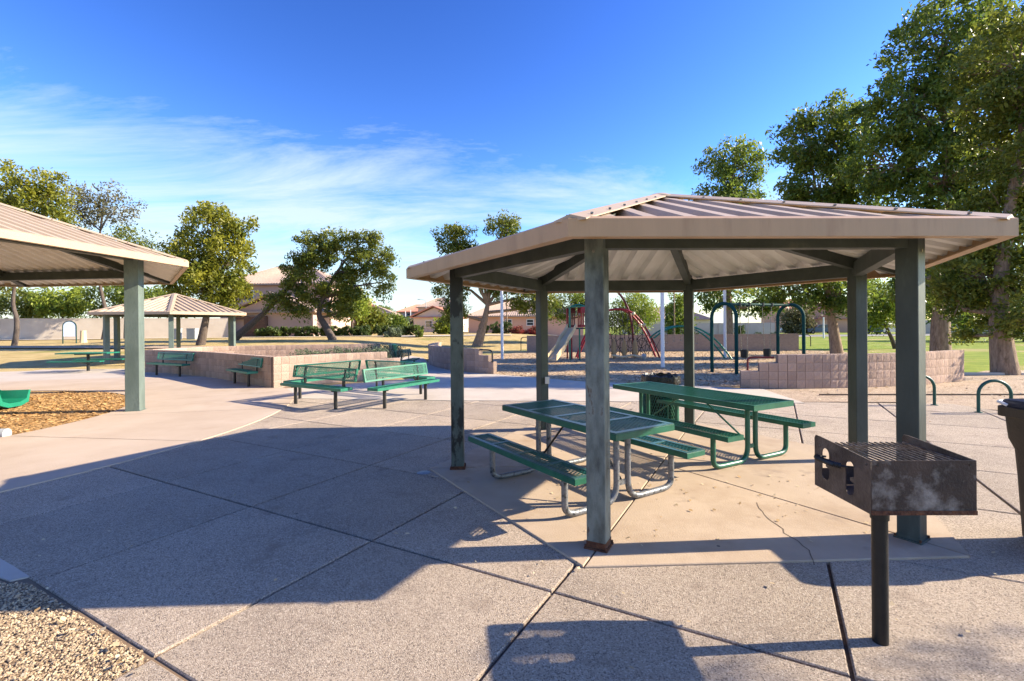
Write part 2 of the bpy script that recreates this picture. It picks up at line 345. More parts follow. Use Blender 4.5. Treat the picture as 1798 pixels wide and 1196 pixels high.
for i in range(-8, 9):
    for j in range(-5, 8):
        u0, u1, v0, v1 = .31+1.58*i, .31+1.58*(i+1), 1.27+1.54*j, 1.27+1.54*(j+1)
        if v1 < 1.3 and u1 < -2.7: continue
        if v1 < -1.9: continue
        q = [tuple(UX*u+VX*v) for u, v in ((u0, v0), (u1, v0), (u1, v1), (u0, v1))]
        q = clip(q, .13, 1, 11.35); q = clip(q, 1, .12, 10.5); q = clip(q, -1, 0, 12.2)
        if len(q) < 3: continue
        area = abs(sum(q[k][0]*q[(k+1)%len(q)][1]-q[(k+1)%len(q)][0]*q[k][1] for k in range(len(q))))/2
        if area < .06: continue
        cx = sum(p[0] for p in q)/len(q); cy = sum(p[1] for p in q)/len(q)
        if math.hypot(cx+13.2, cy-8.3) < 7.2 or cy < -2.6: continue
        slab_top(q, random.uniform(-.002, .001)).build('slab', M['agg'], patio)
# concrete apron ring of the left shelter, with its mulch pit
def ring(name, c, r0, r1, z, m, a0=0, a1=2*math.pi, n=96, th=.05):
    b = MB()
    for i in range(n+1):
        a = a0+(a1-a0)*i/n; x, y = math.cos(a), math.sin(a)
        b.v += [(c[0]+r0*x, c[1]+r0*y, z-th), (c[0]+r0*x, c[1]+r0*y, z), (c[0]+r1*x, c[1]+r1*y, z), (c[0]+r1*x, c[1]+r1*y, z-th)]
    for i in range(n):
        k = 4*i; b.f += [(k+1, k+2, k+6, k+5), (k, k+1, k+5, k+4), (k+2, k+3, k+7, k+6)]
    b.mi = [0]*len(b.f); return b.build(name, m)
LC = (-13.25, 8.45)
apron = tag(ring('concrete_apron', LC, 5.15, 8.55, .012, M['conc']), kind='structure')
cut = MB()
for a in (-28, -8, 12, 33, 54, 75):
    a = math.radians(a); d = Vector((math.cos(a), math.sin(a), 0)); p = Vector((LC[0], LC[1], .0145)); nrm = Vector((-d.y, d.x, 0))*.005
    cut.add([p+d*5.2-nrm, p+d*8.5-nrm, p+d*8.5+nrm, p+d*5.2+nrm], [(0, 1, 2, 3)])
cut.build('saw_cut', M['joint'], apron)
tag(ring('mulch_pit', LC, .01, 5.16, -.006, M['mulchbase'], th=.02), kind='structure')
# smooth walkway winding past the planter and along the play area
walk_poly = [(-9.2, 13.0), (-5.6, 11.7), (-1.5, 11.15), (4.0, 10.62), (6.3, 10.35), (6.6, 12.6), (5.2, 13.4), (2.2, 14.7), (-.5, 17.1), (-1.6, 18.0), (-2.7, 19.4), (-3.9, 22.6), (-5.0, 27), (-7.0, 30.5), (-8.6, 29.6), (-6.6, 25), (-5.6, 21.5), (-4.2, 17.5), (-3.4, 15.8), (-6.8, 13.4)]
tag(sheet('walkway', walk_poly, .009, M['path'], thick=.06), kind='structure')
tag(sheet('concrete_walk', [(-27, 14.5), (-16.5, 15.0), (-9.5, 14.0), (-6.3, 12.4), (-7.6, 14.6), (-10.6, 17.4), (-13.6, 19.0), (-14.8, 21.4), (-13.9, 22.2), (-13.9, 29.5), (-21.5, 29.5), (-21.8, 24.0), (-20.5, 20.5), (-25, 18.6)], .004, M['path'], thick=.06), kind='structure')
tag(sheet('dirt_strip', [(5.2, 13.0), (6.3, 10.6), (8.5, 10.45), (9.5, 9.4), (10.2, 4), (14, 0), (30, 4), (30, 17.5), (17, 17.2), (13.6, 15.0), (9.6, 13.2), (7.5, 12.95)], -.006, M['dirt']), kind='structure')
kerb = MB(); kerb.beam((13.9, 16.0, .02), (34, 13.4, .02), .12, .10); tag(kerb.build('kerb', M['walk']), kind='structure')
kerb = MB(); kerb.beam((7.4, 11.55, .0), (30, 10.3, .0), .06, .05); tag(kerb.build('edging_strip', M['joint']), kind='structure')
tag(sheet('play_area', [(-.5, 17.1), (2.2, 14.7), (5.2, 13.4), (6.4, 13.3), (9.8, 13.5), (13.4, 14.8), (18.5, 20), (20.5, 30), (19.2, 31.6), (1.0, 32.3), (-1.4, 29), (-1.9, 22), (-1.2, 18.4)], .0, M['chipbase'], thick=.04), kind='structure')
tag(sheet('gravel_bed', [(-8, 6.1), (-3.30, 3.42), (-1.60, 2.50), (-.9, 1.2), (-1, -1), (-8, -1)], -.012, M['pebble']), kind='structure')
tag(sheet('concrete_corner', [(-3.44, 3.27), (-3.36, 3.33), (-4.8, 4.10), (-4.8, 3.80)], -.002, M['path'], thick=.05), kind='structure')
# tan pad under the near shelter, six wedges
GC = Vector((1.8105, 5.8602)); GR = .0366
pad = tag(MB().prism([(GC.x+2.78*math.cos(GR+math.radians(60*k)), GC.y+2.78*math.sin(GR+math.radians(60*k))) for k in range(6)], -.04, .004).build('shelter_pad', M['joint']), kind='structure')
for k in range(6):
    a0, a1 = GR+math.radians(60*k), GR+math.radians(60*(k+1))
    tri = [(GC.x, GC.y), (GC.x+2.83*math.cos(a0), GC.y+2.83*math.sin(a0)), (GC.x+2.83*math.cos(a1), GC.y+2.83*math.sin(a1))]
    slab_top(tri, .014+random.uniform(-.001, .001)).build('slab', M['pad'], pad)
# hairline crack
cr = MB(); p = Vector((2.31, 4.55, .0165))
for k in range(16):
    q = p+Vector((random.uniform(-.035, .035)-.006, -.075, 0)); nrm = Vector((.0035+.002*random.random(), 0, 0)); cr.add([p-nrm, q-nrm, q+nrm, p+nrm], [(0, 1, 2, 3)]); p = q
cr.build('crack', M['joint'], pad)

# ------------------------------------------------------------------ shelters
def ribbed(b, e0, e1, apex, pitch=.3, rh=.06, th=.006):
    """triangular sheet with trapezoid ribs running up the slope; top slot 0, underside slot 1"""
    e0, e1, ap = Vector(e0), Vector(e1), Vector(apex); L = (e1-e0).length; d = (e1-e0)/L; mid = (e0+e1)/2; up = ap-mid; H = up.length; up = up/H; nr = d.cross(up).normalized()
    if nr.z < 0: nr = -nr
    prof = []; k = -math.ceil(L/2/pitch)
    while k*pitch < L/2+pitch:
        c = k*pitch; prof += [(c-.095, 0), (c-.05, rh), (c+.05, rh), (c+.095, 0)]; k += 1
    prof = [(s, h) for s, h in prof if -L/2+.02 < s < L/2-.02]
    prof = [(-L/2+.005, 0)]+prof+[(L/2-.005, 0)]
    vs = []
    for off, nn in ((0, 1), (-th, -1)):
        for s, h in prof:
            t = H*(1-abs(s)/(L/2)); a = mid+d*s+nr*(h+off); vs += [a, a+up*max(0, t)]
    n = len(prof)
    b.add(vs[:2*n], [(2*i, 2*i+2, 2*i+3, 2*i+1) for i in range(n-1)], 0)
    b.add(vs[2*n:], [(2*i+1, 2*i+3, 2*i+2, 2*i) for i in range(n-1)], 1)
def shelter(name, label, c, n, rp, rr, rot, zb, zf, za, pw, mats, posts=None, pitch=.3, group=None):
    t = thing(name, label, 'shelter', (c[0], c[1], 0), 0, group)
    ang = [rot+2*math.pi*k/n for k in range(n)]; P = lambda r, a, z: Vector((r*math.cos(a), r*math.sin(a), z))
    cosn = math.cos(math.pi/n); slope = (za-zf)/rr   # along the hip
    for k, a in enumerate(ang):
        top = zf+slope*(rr-rp)-.075
        mm = mats['post'] if not posts else posts.get(k, mats['post'])
        if not (n == 8 and k == 2):
            po = MB().box((0, 0, (top-zb)/2), (pw, pw, top-zb)).build('post', mm, t, loc=P(rp, a, zb), rz=a)
            mo = po.modifiers.new('bevel', 'BEVEL'); mo.width = .008; mo.segments = 2
            MB().box((0, 0, .006), (pw*1.22, pw*1.22, .014)).box((0, 0, .03 if k == 4 else .02), (pw*1.02, pw*1.02, .06 if k == 4 else .03)).build('base_plate', M['rust'] if (n == 6 and pw < .2 and k in (3, 4)) else mm, po)
        if n == 6 and pw < .15:
            for bx_, by_ in ((-1, -1), (1, -1), (1, 1), (-1, 1)): MB().tube([(0, 0, .0), (0, 0, .022)], .008, 6).build('anchor_bolt', M['rust'], po, loc=(bx_*pw*.545, by_*pw*.545, .010))
            for zq in (.12, .22): MB().tube([(pw*.505, 0, top-zb-zq), (pw*.53, 0, top-zb-zq)], .012, 6).build('beam_bolt', M['steel'], po)
        a2 = ang[(k+1) % n]; bh = .17*pw/.148 if pw < .2 else .22
        zt = zf+slope*(rr-rp)-.10
        MB().beam(P(rp, a, zt-bh/2), P(rp, a2, zt-bh/2), pw*.66, bh).build('ring_beam', M['beam'], t)
        MB().beam(P(rp+.02, a, zf+slope*(rr-rp)-.035-bh/2), P(.12, a, zf+slope*(rr-.12)-.035-bh/2), pw*.68, bh*.95).build('rafter', M['beam'], t)
        MB().beam(P(rp+.1, a, zf+slope*(rr-rp-.1)-.02-bh*.3), P(rr-.10, a, zf+slope*.10-.02-bh*.25), pw*.5, bh*.5).build('rafter_tail', M['beam'], t)
        b = MB(); ribbed(b, P(rr-.012, a, zf-.052), P(rr-.012, a2, zf-.052), (0, 0, za-.05), pitch); b.build('roof_panel', [mats['roof'], M['under']], t)
        # fascia: a folded channel whose ends meet at the mitre
        f = MB(); fo = .102; pts = []
        for r, z in ((rr+.012, zf+.018), (rr+.012, zf-fo), (rr-.085, zf-fo), (rr-.085, zf-fo+.01), (rr-.024, zf-fo+.01), (rr-.024, zf+.010), (rr-.05, zf+.022+slope*.05), (rr-.05, zf+.030+slope*.05)):
            pts.append((P(r, a, z), P(r, a2, z)))
        m_ = len(pts); f.add([q for pr in pts for q in pr], [(2*i, 2*i+1, (2*i+3) % (2*m_), (2*i+2) % (2*m_)) for i in range(m_)]); f.build('fascia', mats['fascia'], t)
        h = MB(); up = Vector((0, 0, 1)); d = (P(0, a, za)-P(rr, a, zf)).normalized(); sd_ = d.cross(up).normalized(); A, B = P(rr-.02, a, zf+.028), Vector((0, 0, za+.03))
        w1 = .115; h.add([A-sd_*w1+up*-.012, A+up*.024, A+sd_*w1+up*-.012, B-sd_*w1+up*-.012, B+up*.024, B+sd_*w1+up*-.012, A-sd_*w1-up*.022, A+sd_*w1-up*.022, B-sd_*w1-up*.022, B+sd_*w1-up*.022], [(0, 1, 4, 3), (1, 2, 5, 4), (0, 3, 8, 6), (2, 7, 9, 5), (0, 6, 7, 2, 1)])
        hc = h.build('hip_cap', mats['roof'], t)
        sb = MB()
        for q in range(int((rr-.3)/.45)):
            for s_ in (-1, 1): sb.box(A+d*(.2+q*.45)+sd_*s_*.09+up*.006, (.018, .018, .012))
        tag(sb.build('screws', M['steel'], hc), kind='stuff')
    MB().lathe([(.0, .03), (.10, .022), (.22, -.03), (.24, -.08)], (0, 0, za+.01), 18).build('apex_cap', mats['roof'], t, smooth=True)
    MB().lathe([(.12, -.30), (.14, -.30), (.14, -.06), (.12, -.06)], (0, 0, za), 12).build('hub', M['beam'], t)
    return t
MS = dict(post=M['green'], roof=M['roof'], fascia=M['fascia']); ML = dict(post=M['palegreen'], roof=M['roof'], fascia=M['fascia2'])
near = shelter('picnic_shelter', 'nearest picnic shelter, six-sided with tan metal roof over two green picnic tables', GC, 6, 2.4753, 3.0624, GR, .014, 2.3914, 3.2655, .148, MS, {4: M['greenold'], 3: M['greenblack']}, group='picnic shelters with ribbed metal roofs')
left = shelter('picnic_shelter', 'large shelter over the mulch pit, cut off by the left edge', (-13.25, 8.6), 8, 5.5, 6.5, math.radians(16), .0, 3.16, 5.25, .26, ML, pitch=.3, group='picnic shelters with ribbed metal roofs')
mid = shelter('picnic_shelter', 'farthest small shelter behind the curved planter wall, in front of the beige wall', (-17.7, 25.2), 6, 2.97, 3.67, GR, .12, 2.53, 3.58, .2, ML, pitch=.3, group='picnic shelters with ribbed metal roofs')

# ------------------------------------------------------------------ picnic tables
def mesh_panel(b, x0, x1, y0, y1, z, sp=.040, wd=.0085, th=.004, ratio=.6):
    """expanded metal: two families of slanting strands clipped to the panel"""
    for s in (-1, 1):
        n0 = int((x1-x0+(y1-y0)/ratio)/sp)+2
        for k in range(-n0, n0+1):
            # line x = xa + s*(y-y0)/ratio... slanted strands
            xa = x0+k*sp; pts = []
            ya, yb = y0, y1; xs, xe = xa, xa+s*(y1-y0)*ratio
            # clip in x
            def cl(px_, py_, qx, qy):
                t0, t1 = 0., 1.; dx = qx-px_
                if abs(dx) < 1e-9: return None if not (x0 <= px_ <= x1) else (0., 1.)
                ta, tb = (x0-px_)/dx, (x1-px_)/dx
                if ta > tb: ta, tb = tb, ta
                t0, t1 = max(t0, ta), min(t1, tb)
                return (t0, t1) if t1-t0 > .02 else None
            r = cl(xs, ya, xe, yb)
            if not r: continue
            A = (xs+(xe-xs)*r[0], ya+(yb-ya)*r[0]); B = (xs+(xe-xs)*r[1], ya+(yb-ya)*r[1])
            b.beam((A[0], A[1], z+s*.0015), (B[0], B[1], z+s*.0015), wd, th)
def rim_panel(b, L, Wd, z, rim=.035, drop=.05, cross=()):
    """folded edge frame with flat rim; cross bars at given x"""
    b.box((0, Wd/2-rim/2, z), (L, rim, .012)).box((0, -Wd/2+rim/2, z), (L, rim, .012))
    for x in (-L/2+rim/2, L/2-rim/2)+tuple(cross): b.box((x, 0, z-.0005), (rim, Wd-2*rim, .011))
    for s in (-1, 1):
        b.box((0, s*(Wd/2-.004), z-drop/2-.004), (L, .008, drop)); b.box((s*(L/2-.004), 0, z-drop/2-.0045), (.008, Wd-.016, drop))
def picnic_table(label, loc, rz, L, mt, mp_, ml, bands):
    t = thing('picnic_table', label, 'picnic table', (*loc, .014), rz, 'picnic tables under the near shelter')
    cx = tuple(L*(k/4-.5) for k in (1, 2, 3)) if bands else (0,)
    b = MB(); rim_panel(b, L, .76, .76, .055 if bands else .035, .055, cx if bands else ()); tp = b.build('tabletop', mt if not bands else M['band'], t)
    if bands:
        e = MB()
        for s in (-1, 1): e.box((0, s*.381, .727), (L+.002, .006, .056)).box((s*(L/2+.002), 0, .727), (.006, .76, .056))
        e.build('edge_strip', mt, tp)
    b = MB(); mesh_panel(b, -L/2+.03, L/2-.03, -.35, .35, .757); b.build('tabletop_mesh', mp_, tp)
    for s in (-1, 1):
        b = MB(); rim_panel(b, L, .27, 0, .042 if bands else .022, .045, cx if bands else ()); se = b.build('seat', M['band'] if bands else mt, t, loc=(0, s*.70, .45))
        if bands:
            e = MB()
            for q in (-1, 1): e.box((0, q*.136, -.027), (L+.002, .006, .048)).box((q*(L/2+.002), 0, -.027), (.006, .27, .048))
            e.build('edge_strip', mt, se)
        b = MB(); mesh_panel(b, -L/2+.02, L/2-.02, -.12, .12, -.003); b.build('seat_mesh', mp_, se)
    xl = L/2-.30
    for x in (-xl, xl):
        for s in (-1, 1):
            pts = bez([(x, s*.075, .74), (x, s*.075, .40), (x, s*.075, .03), (x, s*.42, .03), (x, s*.70, .03), (x, s*.70, .22), (x, s*.70, .425)], 7)
            MB().tube(pts, .03, 12).build('leg', ml, t, smooth=True)
        MB().box((x, 0, .20), (.012, .10, .05)).box((x, 0, .735), (.05, .62, .03)).build('leg_bracket', ml, t)
        MB().tube([(x, 0, .20), (math.copysign(.12, x), 0, .725)], .012, 8).build('brace', M['black'] if bands else ml, t)
    return t
picnic_table('nearer picnic table with pale bands across its dark green top and worn grey legs', (.70, 5.10), math.radians(-57.5), 1.86, M['tgreen'], M['tdark'], M['worn'], True)
picnic_table('longer all-green picnic table, farther back under the shelter with green legs', (2.50, 6.70), math.radians(-61.3), 2.42, M['tgreen'], M['tgreen'], M['tgreen'], False)
# far pedestal table by the lawn
t = thing('picnic_table', 'far green picnic table on a single post by the dry lawn', 'picnic table', (-17.6, 19.9, .03), math.radians(8))
b = MB(); rim_panel(b, 1.9, .8, .76, .03, .04); tp = b.build('tabletop', M['bgreen'], t); b = MB(); mesh_panel(b, -.93, .93, -.38, .38, .757, .05, .016); b.build('tabletop_mesh', M['bgreen'], tp)
for s in (-1, 1):
    b = MB(); rim_panel(b, 1.9, .27, 0, .03, .04); se = b.build('seat', M['bgreen'], t, loc=(0, s*.68, .45)); b = MB(); mesh_panel(b, -.93, .93, -.11, .11, -.003, .05, .016); b.build('seat_mesh', M['bgreen'], se)
MB().tube([(0, 0, 0), (0, 0, .74)], .055, 12).build('post', M['black'], t, smooth=True)
for s in (-1, 1): MB().tube([(0, 0, .30), (0, s*.6, .40), (0, s*.68, .43)], .03, 8).build('seat_arm', M['black'], t, smooth=True)
MB().box((0, 0, .70), (.7, .5, .05)).build('bracket', M['black'], t)

# ------------------------------------------------------------------ benches
def bench(label, loc, rz, L, m, z=.009, grp='green bench seats'):
    t = thing('bench', label, 'bench', (loc[0], loc[1], z), rz, grp)
    b = MB(); rim_panel(b, L, .30, .45, .03, .05); se = b.build('seat', m, t); b = MB(); mesh_panel(b, -L/2+.02, L/2-.02, -.13, .13, .448, .05, .011); b.build('seat_mesh', m, se)
    Mx = Matrix.Translation((0, .235, .70)) @ Matrix.Rotation(math.radians(78), 4, 'X')
    b = MB(); rim_panel(b, L, .28, 0, .03, .04); b.v = [tuple(Mx@Vector(v)) for v in b.v]; bk = b.build('backrest', m, t)
    b = MB(); mesh_panel(b, -L/2+.02, L/2-.02, -.12, .12, -.003, .05, .011); b.v = [tuple(Mx@Vector(v)) for v in b.v]; b.build('backrest_mesh', m, bk)
    for x in (-L*.33, L*.33):
        MB().tube([(x, 0, -.02), (x, 0, .40)], .038, 12).box((x, 0, .40), (.07, .26, .02)).build('leg', M['black'], t, smooth=True)
        MB().tube(bez([(x, -.10, .385), (x, .12, .385), (x, .24, .39), (x, .215, .55), (x, .265, .80)], 6), .022, 8).build('back_arm', M['black'], t, smooth=True)
    return t
R_ = math.radians
bench('front-left bench of the square of four, its shaded back towards the planter', (-4.33, 10.5), R_(-33), 2.15, M['bgreen'])
bench('sunlit front-right bench of the square of four, bright green', (-2.38, 10.72), R_(60), 2.0, M['bgreen'])
bench('rear-right bench of the square of four, seen from behind', (-2.92, 12.6), R_(147), 2.1, M['bgreen'])
bench('rear-left bench of the square of four, seen behind the shaded bench', (-4.85, 12.25), R_(-120), 2.0, M['bgreen'])
bench('green bench against the block planter wall beside its corner', (-8.22, 14.55), R_(-43), 1.85, M['bgreen'])
bench('green bench against the curved planter wall, half hidden by the big pale post', (-12.75, 17.75), R_(-27), 2.3, M['bgreen'])
bench('far bench at the end of the planter wall, seen end-on', (-4.05, 18.9), R_(84), 1.8, M['tdark'])

# ------------------------------------------------------------------ grill
g = thing('park_grill', 'rusty charcoal grill on a black post beside the near shelter', 'grill', (1.955, 2.56, .0), R_(-1))
GX0, GX1, GY0, GY1, GZ0, GZ1 = -.160, .355, -.165, .295, .745, 1.015
MB().tube([(0, 0, -.02), (0, 0, .72)], .037, 20).tube([(0, 0, .66), (0, 0, .745)], .043, 20).build('post', M['grillpost'], g, smooth=True)
f = MB().box(((GX0+GX1)/2, GY0, (GZ0+GZ1)/2), (GX1-GX0, .005, GZ1-GZ0)).build('front_plate', M['grillface'], g)
MB().box(((GX0+GX1)/2, GY0-.003, GZ0+.010), (GX1-GX0+.004, .006, .022)).build('bottom_flange', M['rust'], g)
fb = MB()
for x in (GX0+.03, GX1-.03): fb.tube([(x, GY0-.001, GZ1-.022), (x, GY0-.006, GZ1-.022)], .005, 8)
fb.build('rivet', M['black'], f)
MB().box(((GX0+GX1)/2, (GY0+GY1)/2, GZ0+.002), (GX1-GX0, GY1-GY0, .005)).build('floor_plate', M['grillside'], g)
MB().box(((GX0+GX1)/2, GY1-.002, GZ0+.05), (GX1-GX0-.02, .005, .10)).build('rear_lip', M['grillside'], g)
def plate(outline, holes):
    cu = bpy.data.curves.new('plate', 'CURVE'); cu.dimensions = '2D'; cu.fill_mode = 'BOTH'; cu.extrude = .0025
    for pl in [outline]+holes:
        sp = cu.splines.new('POLY'); sp.points.add(len(pl)-1); sp.use_cyclic_u = True
        for i, (x, y) in enumerate(pl): sp.points[i].co = (x, y, 0, 1)
    o = bpy.data.objects.new('tmp', cu); COL.objects.link(o); bpy.context.view_layer.update()
    me = bpy.data.meshes.new_from_object(o.evaluated_get(bpy.context.evaluated_depsgraph_get())); bpy.data.objects.remove(o); return me
D = GY1-GY0; H = GZ1-GZ0
def slot(cx, cy, w_, h_, n=10):
    o = []
    for k in range(n): a = math.pi*k/(n-1); o.append((cx+w_*math.cos(a), cy+h_+w_*math.sin(a)))
    for k in range(n): a = math.pi+math.pi*k/(n-1); o.append((cx+w_*math.cos(a), cy-h_+w_*math.sin(a)))
    o[n:n] = [(cx-w_, cy+.015), (cx-w_*.1, cy+.005), (cx-w_*.1, cy-.012), (cx-w_, cy-.02)]
    return o
outl = [(0, 0), (D, 0), (D, H+.012), (D-.012, H+.03), (D-.05, H+.03), (.0, H)]
pm = plate(outl, [slot(D*.34, H*.50, .033, .058), slot(D*.78, H*.56, .033, .058)])
pm2 = plate(outl, [slot(D*.20, H*.50, .033, .058), slot(D*.58, H*.56, .033, .058)])
for q in (pm, pm2): q.materials.append(M['grillside'])
for x in (GX0, GX1):
    o = link('side_plate', pm if x == GX0 else pm2, g, (x, GY0, GZ0)); o.rotation_euler = (math.pi/2, 0, math.pi/2)
b = MB()
for k in range(15):
    x = GX0+.03+k*(GX1-GX0-.06)/14; b.tube([(x, GY0+.02, GZ1-.018), (x, GY1-.04, GZ1-.010)], .0048, 6)
for y in (GY0+.03, GY1-.05): b.tube([(GX0-.005, y, GZ1-.026), (GX1+.005, y, GZ1-.026)], .007, 6)
b.build('grate', M['steel'], g, smooth=True)
hp = bez([(GX0, GY0+.13, GZ0+.20), (GX0-.075, GY0+.13, GZ0+.205), (GX0-.085, GY0+.22, GZ0+.205), (GX0-.075, GY0+.36, GZ0+.20), (GX0, GY0+.36, GZ0+.195)], 6)
ha = MB().tube(hp, .006, 8).build('handle', M['black'], g, smooth=True)
coil = []; seg = [hp[i] for i in range(len(hp)) if hp[i].x < GX0-.05]
for i in range(len(seg)-1):
    for k in range(24):
        p = seg[i].lerp(seg[i+1], k/24); a = k/24*2*math.pi*3; dr = (seg[i+1]-seg[i]).normalized(); s1 = dr.cross(Vector((0, 0, 1))).normalized(); coil.append(p+.013*(math.cos(a)*s1+math.sin(a)*Vector((0, 0, 1))))
MB().tube(coil, .0035, 5).build('coil_grip', M['black'], ha, smooth=True)

# ------------------------------------------------------------------ bins, racks, small things
t = thing('wheeled_bin', 'grey-brown wheeled rubbish bin with a dark lid at the right edge', 'bin', (4.20, 3.56, .0))
b = MB()
def rr_ring(hx, hy, z, r=.05, n=4):
    o = []
    for cx, cy, a0 in ((hx-r, hy-r, 0), (-hx+r, hy-r, 90), (-hx+r, -hy+r, 180), (hx-r, -hy+r, 270)):
        for k in range(n): a = math.radians(a0+90*k/(n-1)); o.append((cx+r*math.cos(a), cy+r*math.sin(a), z))
    return o
def loft(rings, cap=True):
    b = MB(); n = len(rings[0]); b.v = [p for r in rings for p in r]
    b.f = [(i*n+j, i*n+(j+1)%n, (i+1)*n+(j+1)%n, (i+1)*n+j) for i in range(len(rings)-1) for j in range(n)]
    if cap: b.f += [tuple(range(n-1, -1, -1)), tuple((len(rings)-1)*n+j for j in range(n))]
    b.mi = [0]*len(b.f); return b
loft([rr_ring(.20, .24, .02), rr_ring(.215, .26, .50), rr_ring(.225, .27, .70), rr_ring(.245, .30, .78), rr_ring(.262, .31, .98)]).build('body', M['bin'], t, smooth=True)
loft([rr_ring(.288, .33, .955), rr_ring(.292, .335, .96), rr_ring(.292, .335, 1.03), rr_ring(.285, .33, 1.035)]).build('rim', M['bin'], t, smooth=True)
loft([rr_ring(.275, .32, 1.036), rr_ring(.278, .325, 1.055), rr_ring(.27, .30, 1.09), rr_ring(.12, .14, 1.115)]).build('lid', M['lid'], t, smooth=True)
MB().tube([(-.30, .22, 1.05), (-.33, .26, 1.075), (-.24, .31, 1.07)], .012, 8).build('handle', M['white'], t, smooth=True)
for s in (-1, 1): MB().tube([(.20, s*.20, .10), (.20, s*.27, .10)], .10, 16).build('wheel', M['tyre'], t, smooth=True)

t = thing('litter_bin', 'green mesh litter bin with a black bag behind the longer table', 'bin', (2.60, 8.42, .0))
b = MB()
for k in range(44):
    for s in (-1, 1):
        pts = [(.30*math.cos(a), .30*math.sin(a), .04+.76*q/8) for q in range(9) for a in (2*math.pi*k/44+s*q*.13,)]; b.tube(pts, .006, 4, cap=False)
b.build('mesh_body', M['tgreen'], t)
MB().lathe([(.285, 0), (.31, 0), (.31, .05), (.285, .05)]).lathe([(.295, .76), (.318, .76), (.318, .80), (.295, .80)]).build('hoop', M['tgreen'], t, smooth=True)
MB().lathe([(0, .06), (.27, .06), (.285, .5), (.285, .75)]).build('liner', M['bag'], t, smooth=True)
b = MB(); n = 48; b.lathe([(.285, .74), (.29, .82), (.30, .845), (.325, .83), (.33, .74), (.325, .69)], n=n)
b.v = [(x*(1+.03*math.sin(9*math.atan2(y, x))+.02*math.sin(23*math.atan2(y, x))), y*(1+.03*math.sin(9*math.atan2(y, x))), z+.014*math.sin(13*math.atan2(y, x)+5*z)) for x, y, z in b.v]; b.build('bag_rim', M['bag'], t, smooth=True)
for a in (.6, 2.7, 4.8): MB().tube([(.30*math.cos(a), .30*math.sin(a), 0), (.30*math.cos(a), .30*math.sin(a), .8)], .02, 8).build('upright', M['tgreen'], t, smooth=True)

def bike_rack(label, loc, rz, wd=.46, h=.86):
    t = thing('bike_rack', label, 'bike rack', (*loc, -.01), rz, 'hoop bike racks'); r = wd/2
    pts = [Vector((-r, 0, -.03))]+[Vector((r*math.cos(a), 0, h-r+r*math.sin(a))) for a in np.linspace(math.pi, 0, 17)]+[Vector((r, 0, -.03))]
    MB().tube(pts, .028, 12).build('hoop', M['rack'], t, smooth=True)
    for x in (-r, r): MB().lathe([(.0, .016), (.06, .014), (.065, .004)], (x, 0, .008), 14).build('foot_plate', M['rack'], t)
bike_rack('green hoop bike rack next to the rubbish bin', (9.10, 9.05), R_(-12), .52, .62)
bike_rack('green hoop bike rack half hidden behind the right shelter post', (8.52, 10.0), R_(-8), .50, .62)
t = tag(MB().box((0, 0, 0), (.07, .05, .11)).box((0, -.03, -.01), (.05, .02, .06)).build('outlet_box', M['frame']), 'small white outlet box on the rear shelter post', 'outlet box'); t.location = (GC.x+2.4753*math.cos(GR+2.0944)+.075, GC.y+2.4753*math.sin(GR+2.0944)-.09, .82)
t = MB().lathe([(0, .006), (.05, .006), (.055, .003), (.075, .003), (.08, .0)], n=24).build('floor_cap', M['cover'], smooth=True, loc=(-1.05, 5.62, .002)); tag(t, 'round metal cap set in the shaded paving by the dark post', 'floor cap')

# ------------------------------------------------------------------ block walls
BW = BH = .226
def jit(seed):
    rd = random.Random(seed); b = MB(); n = 4; hx, hz = BW/2-.004, BH/2-.004
    # front face split into a rough grid, pushed out unevenly
    for s in (-1, 1):
        vs = [(-hx+2*hx*i/n, s*(.095+(rd.uniform(0, .009) if 0 < i < n and 0 < j < n else 0)), -hz+2*hz*j/n) for j in range(n+1) for i in range(n+1)]
        fs = [(j*(n+1)+i, j*(n+1)+i+1, (j+1)*(n+1)+i+1, (j+1)*(n+1)+i) for j in range(n) for i in range(n)]
        b.add(vs, fs if s < 0 else [f[::-1] for f in fs])
    y = .095; b.add([(-hx,-y,-hz),(hx,-y,-hz),(hx,y,-hz),(-hx,y,-hz),(-hx,-y,hz),(hx,-y,hz),(hx,y,hz),(-hx,y,hz)], [(0,3,2,1),(4,5,6,7),(1,2,6,5),(3,0,4,7)])
    return b.mesh('block', M['block'])
BLK = [jit(k) for k in range(6)]
def resample(pts, step, smooth=True):
    pts = [Vector(p) for p in pts]
    if smooth and len(pts) > 2:
        o = []
        for i in range(len(pts)-1):
            p0, p1, p2, p3 = pts[max(0, i-1)], pts[i], pts[i+1], pts[min(len(pts)-1, i+2)]
            for k in range(20):
                t = k/20; o.append(.5*((2*p1)+(-p0+p2)*t+(2*p0-5*p1+4*p2-p3)*t*t+(-p0+3*p1-3*p2+p3)*t**3))
        pts = o+[pts[-1]]
    out = [pts[0].copy()]; cur = pts[0].copy(); i = 0
    while i < len(pts)-1:
        d = pts[i+1]-cur
        acc = d.length
        if acc >= step-((cur-out[-1]).length): 
            need = step-(cur-out[-1]).length if False else None
        i += 1; cur = pts[i]
    # arc length table
    s = [0]
    for a, c in zip(pts, pts[1:]): s.append(s[-1]+(c-a).length)
    n = int(s[-1]/step); out = []
    for k in range(n+1):
        q = k*step
        j = max(0, min(len(s)-2, int(np.searchsorted(s, q))-1)); t = (q-s[j])/max(1e-9, s[j+1]-s[j]); out.append(pts[j].lerp(pts[j+1], t))
    return out
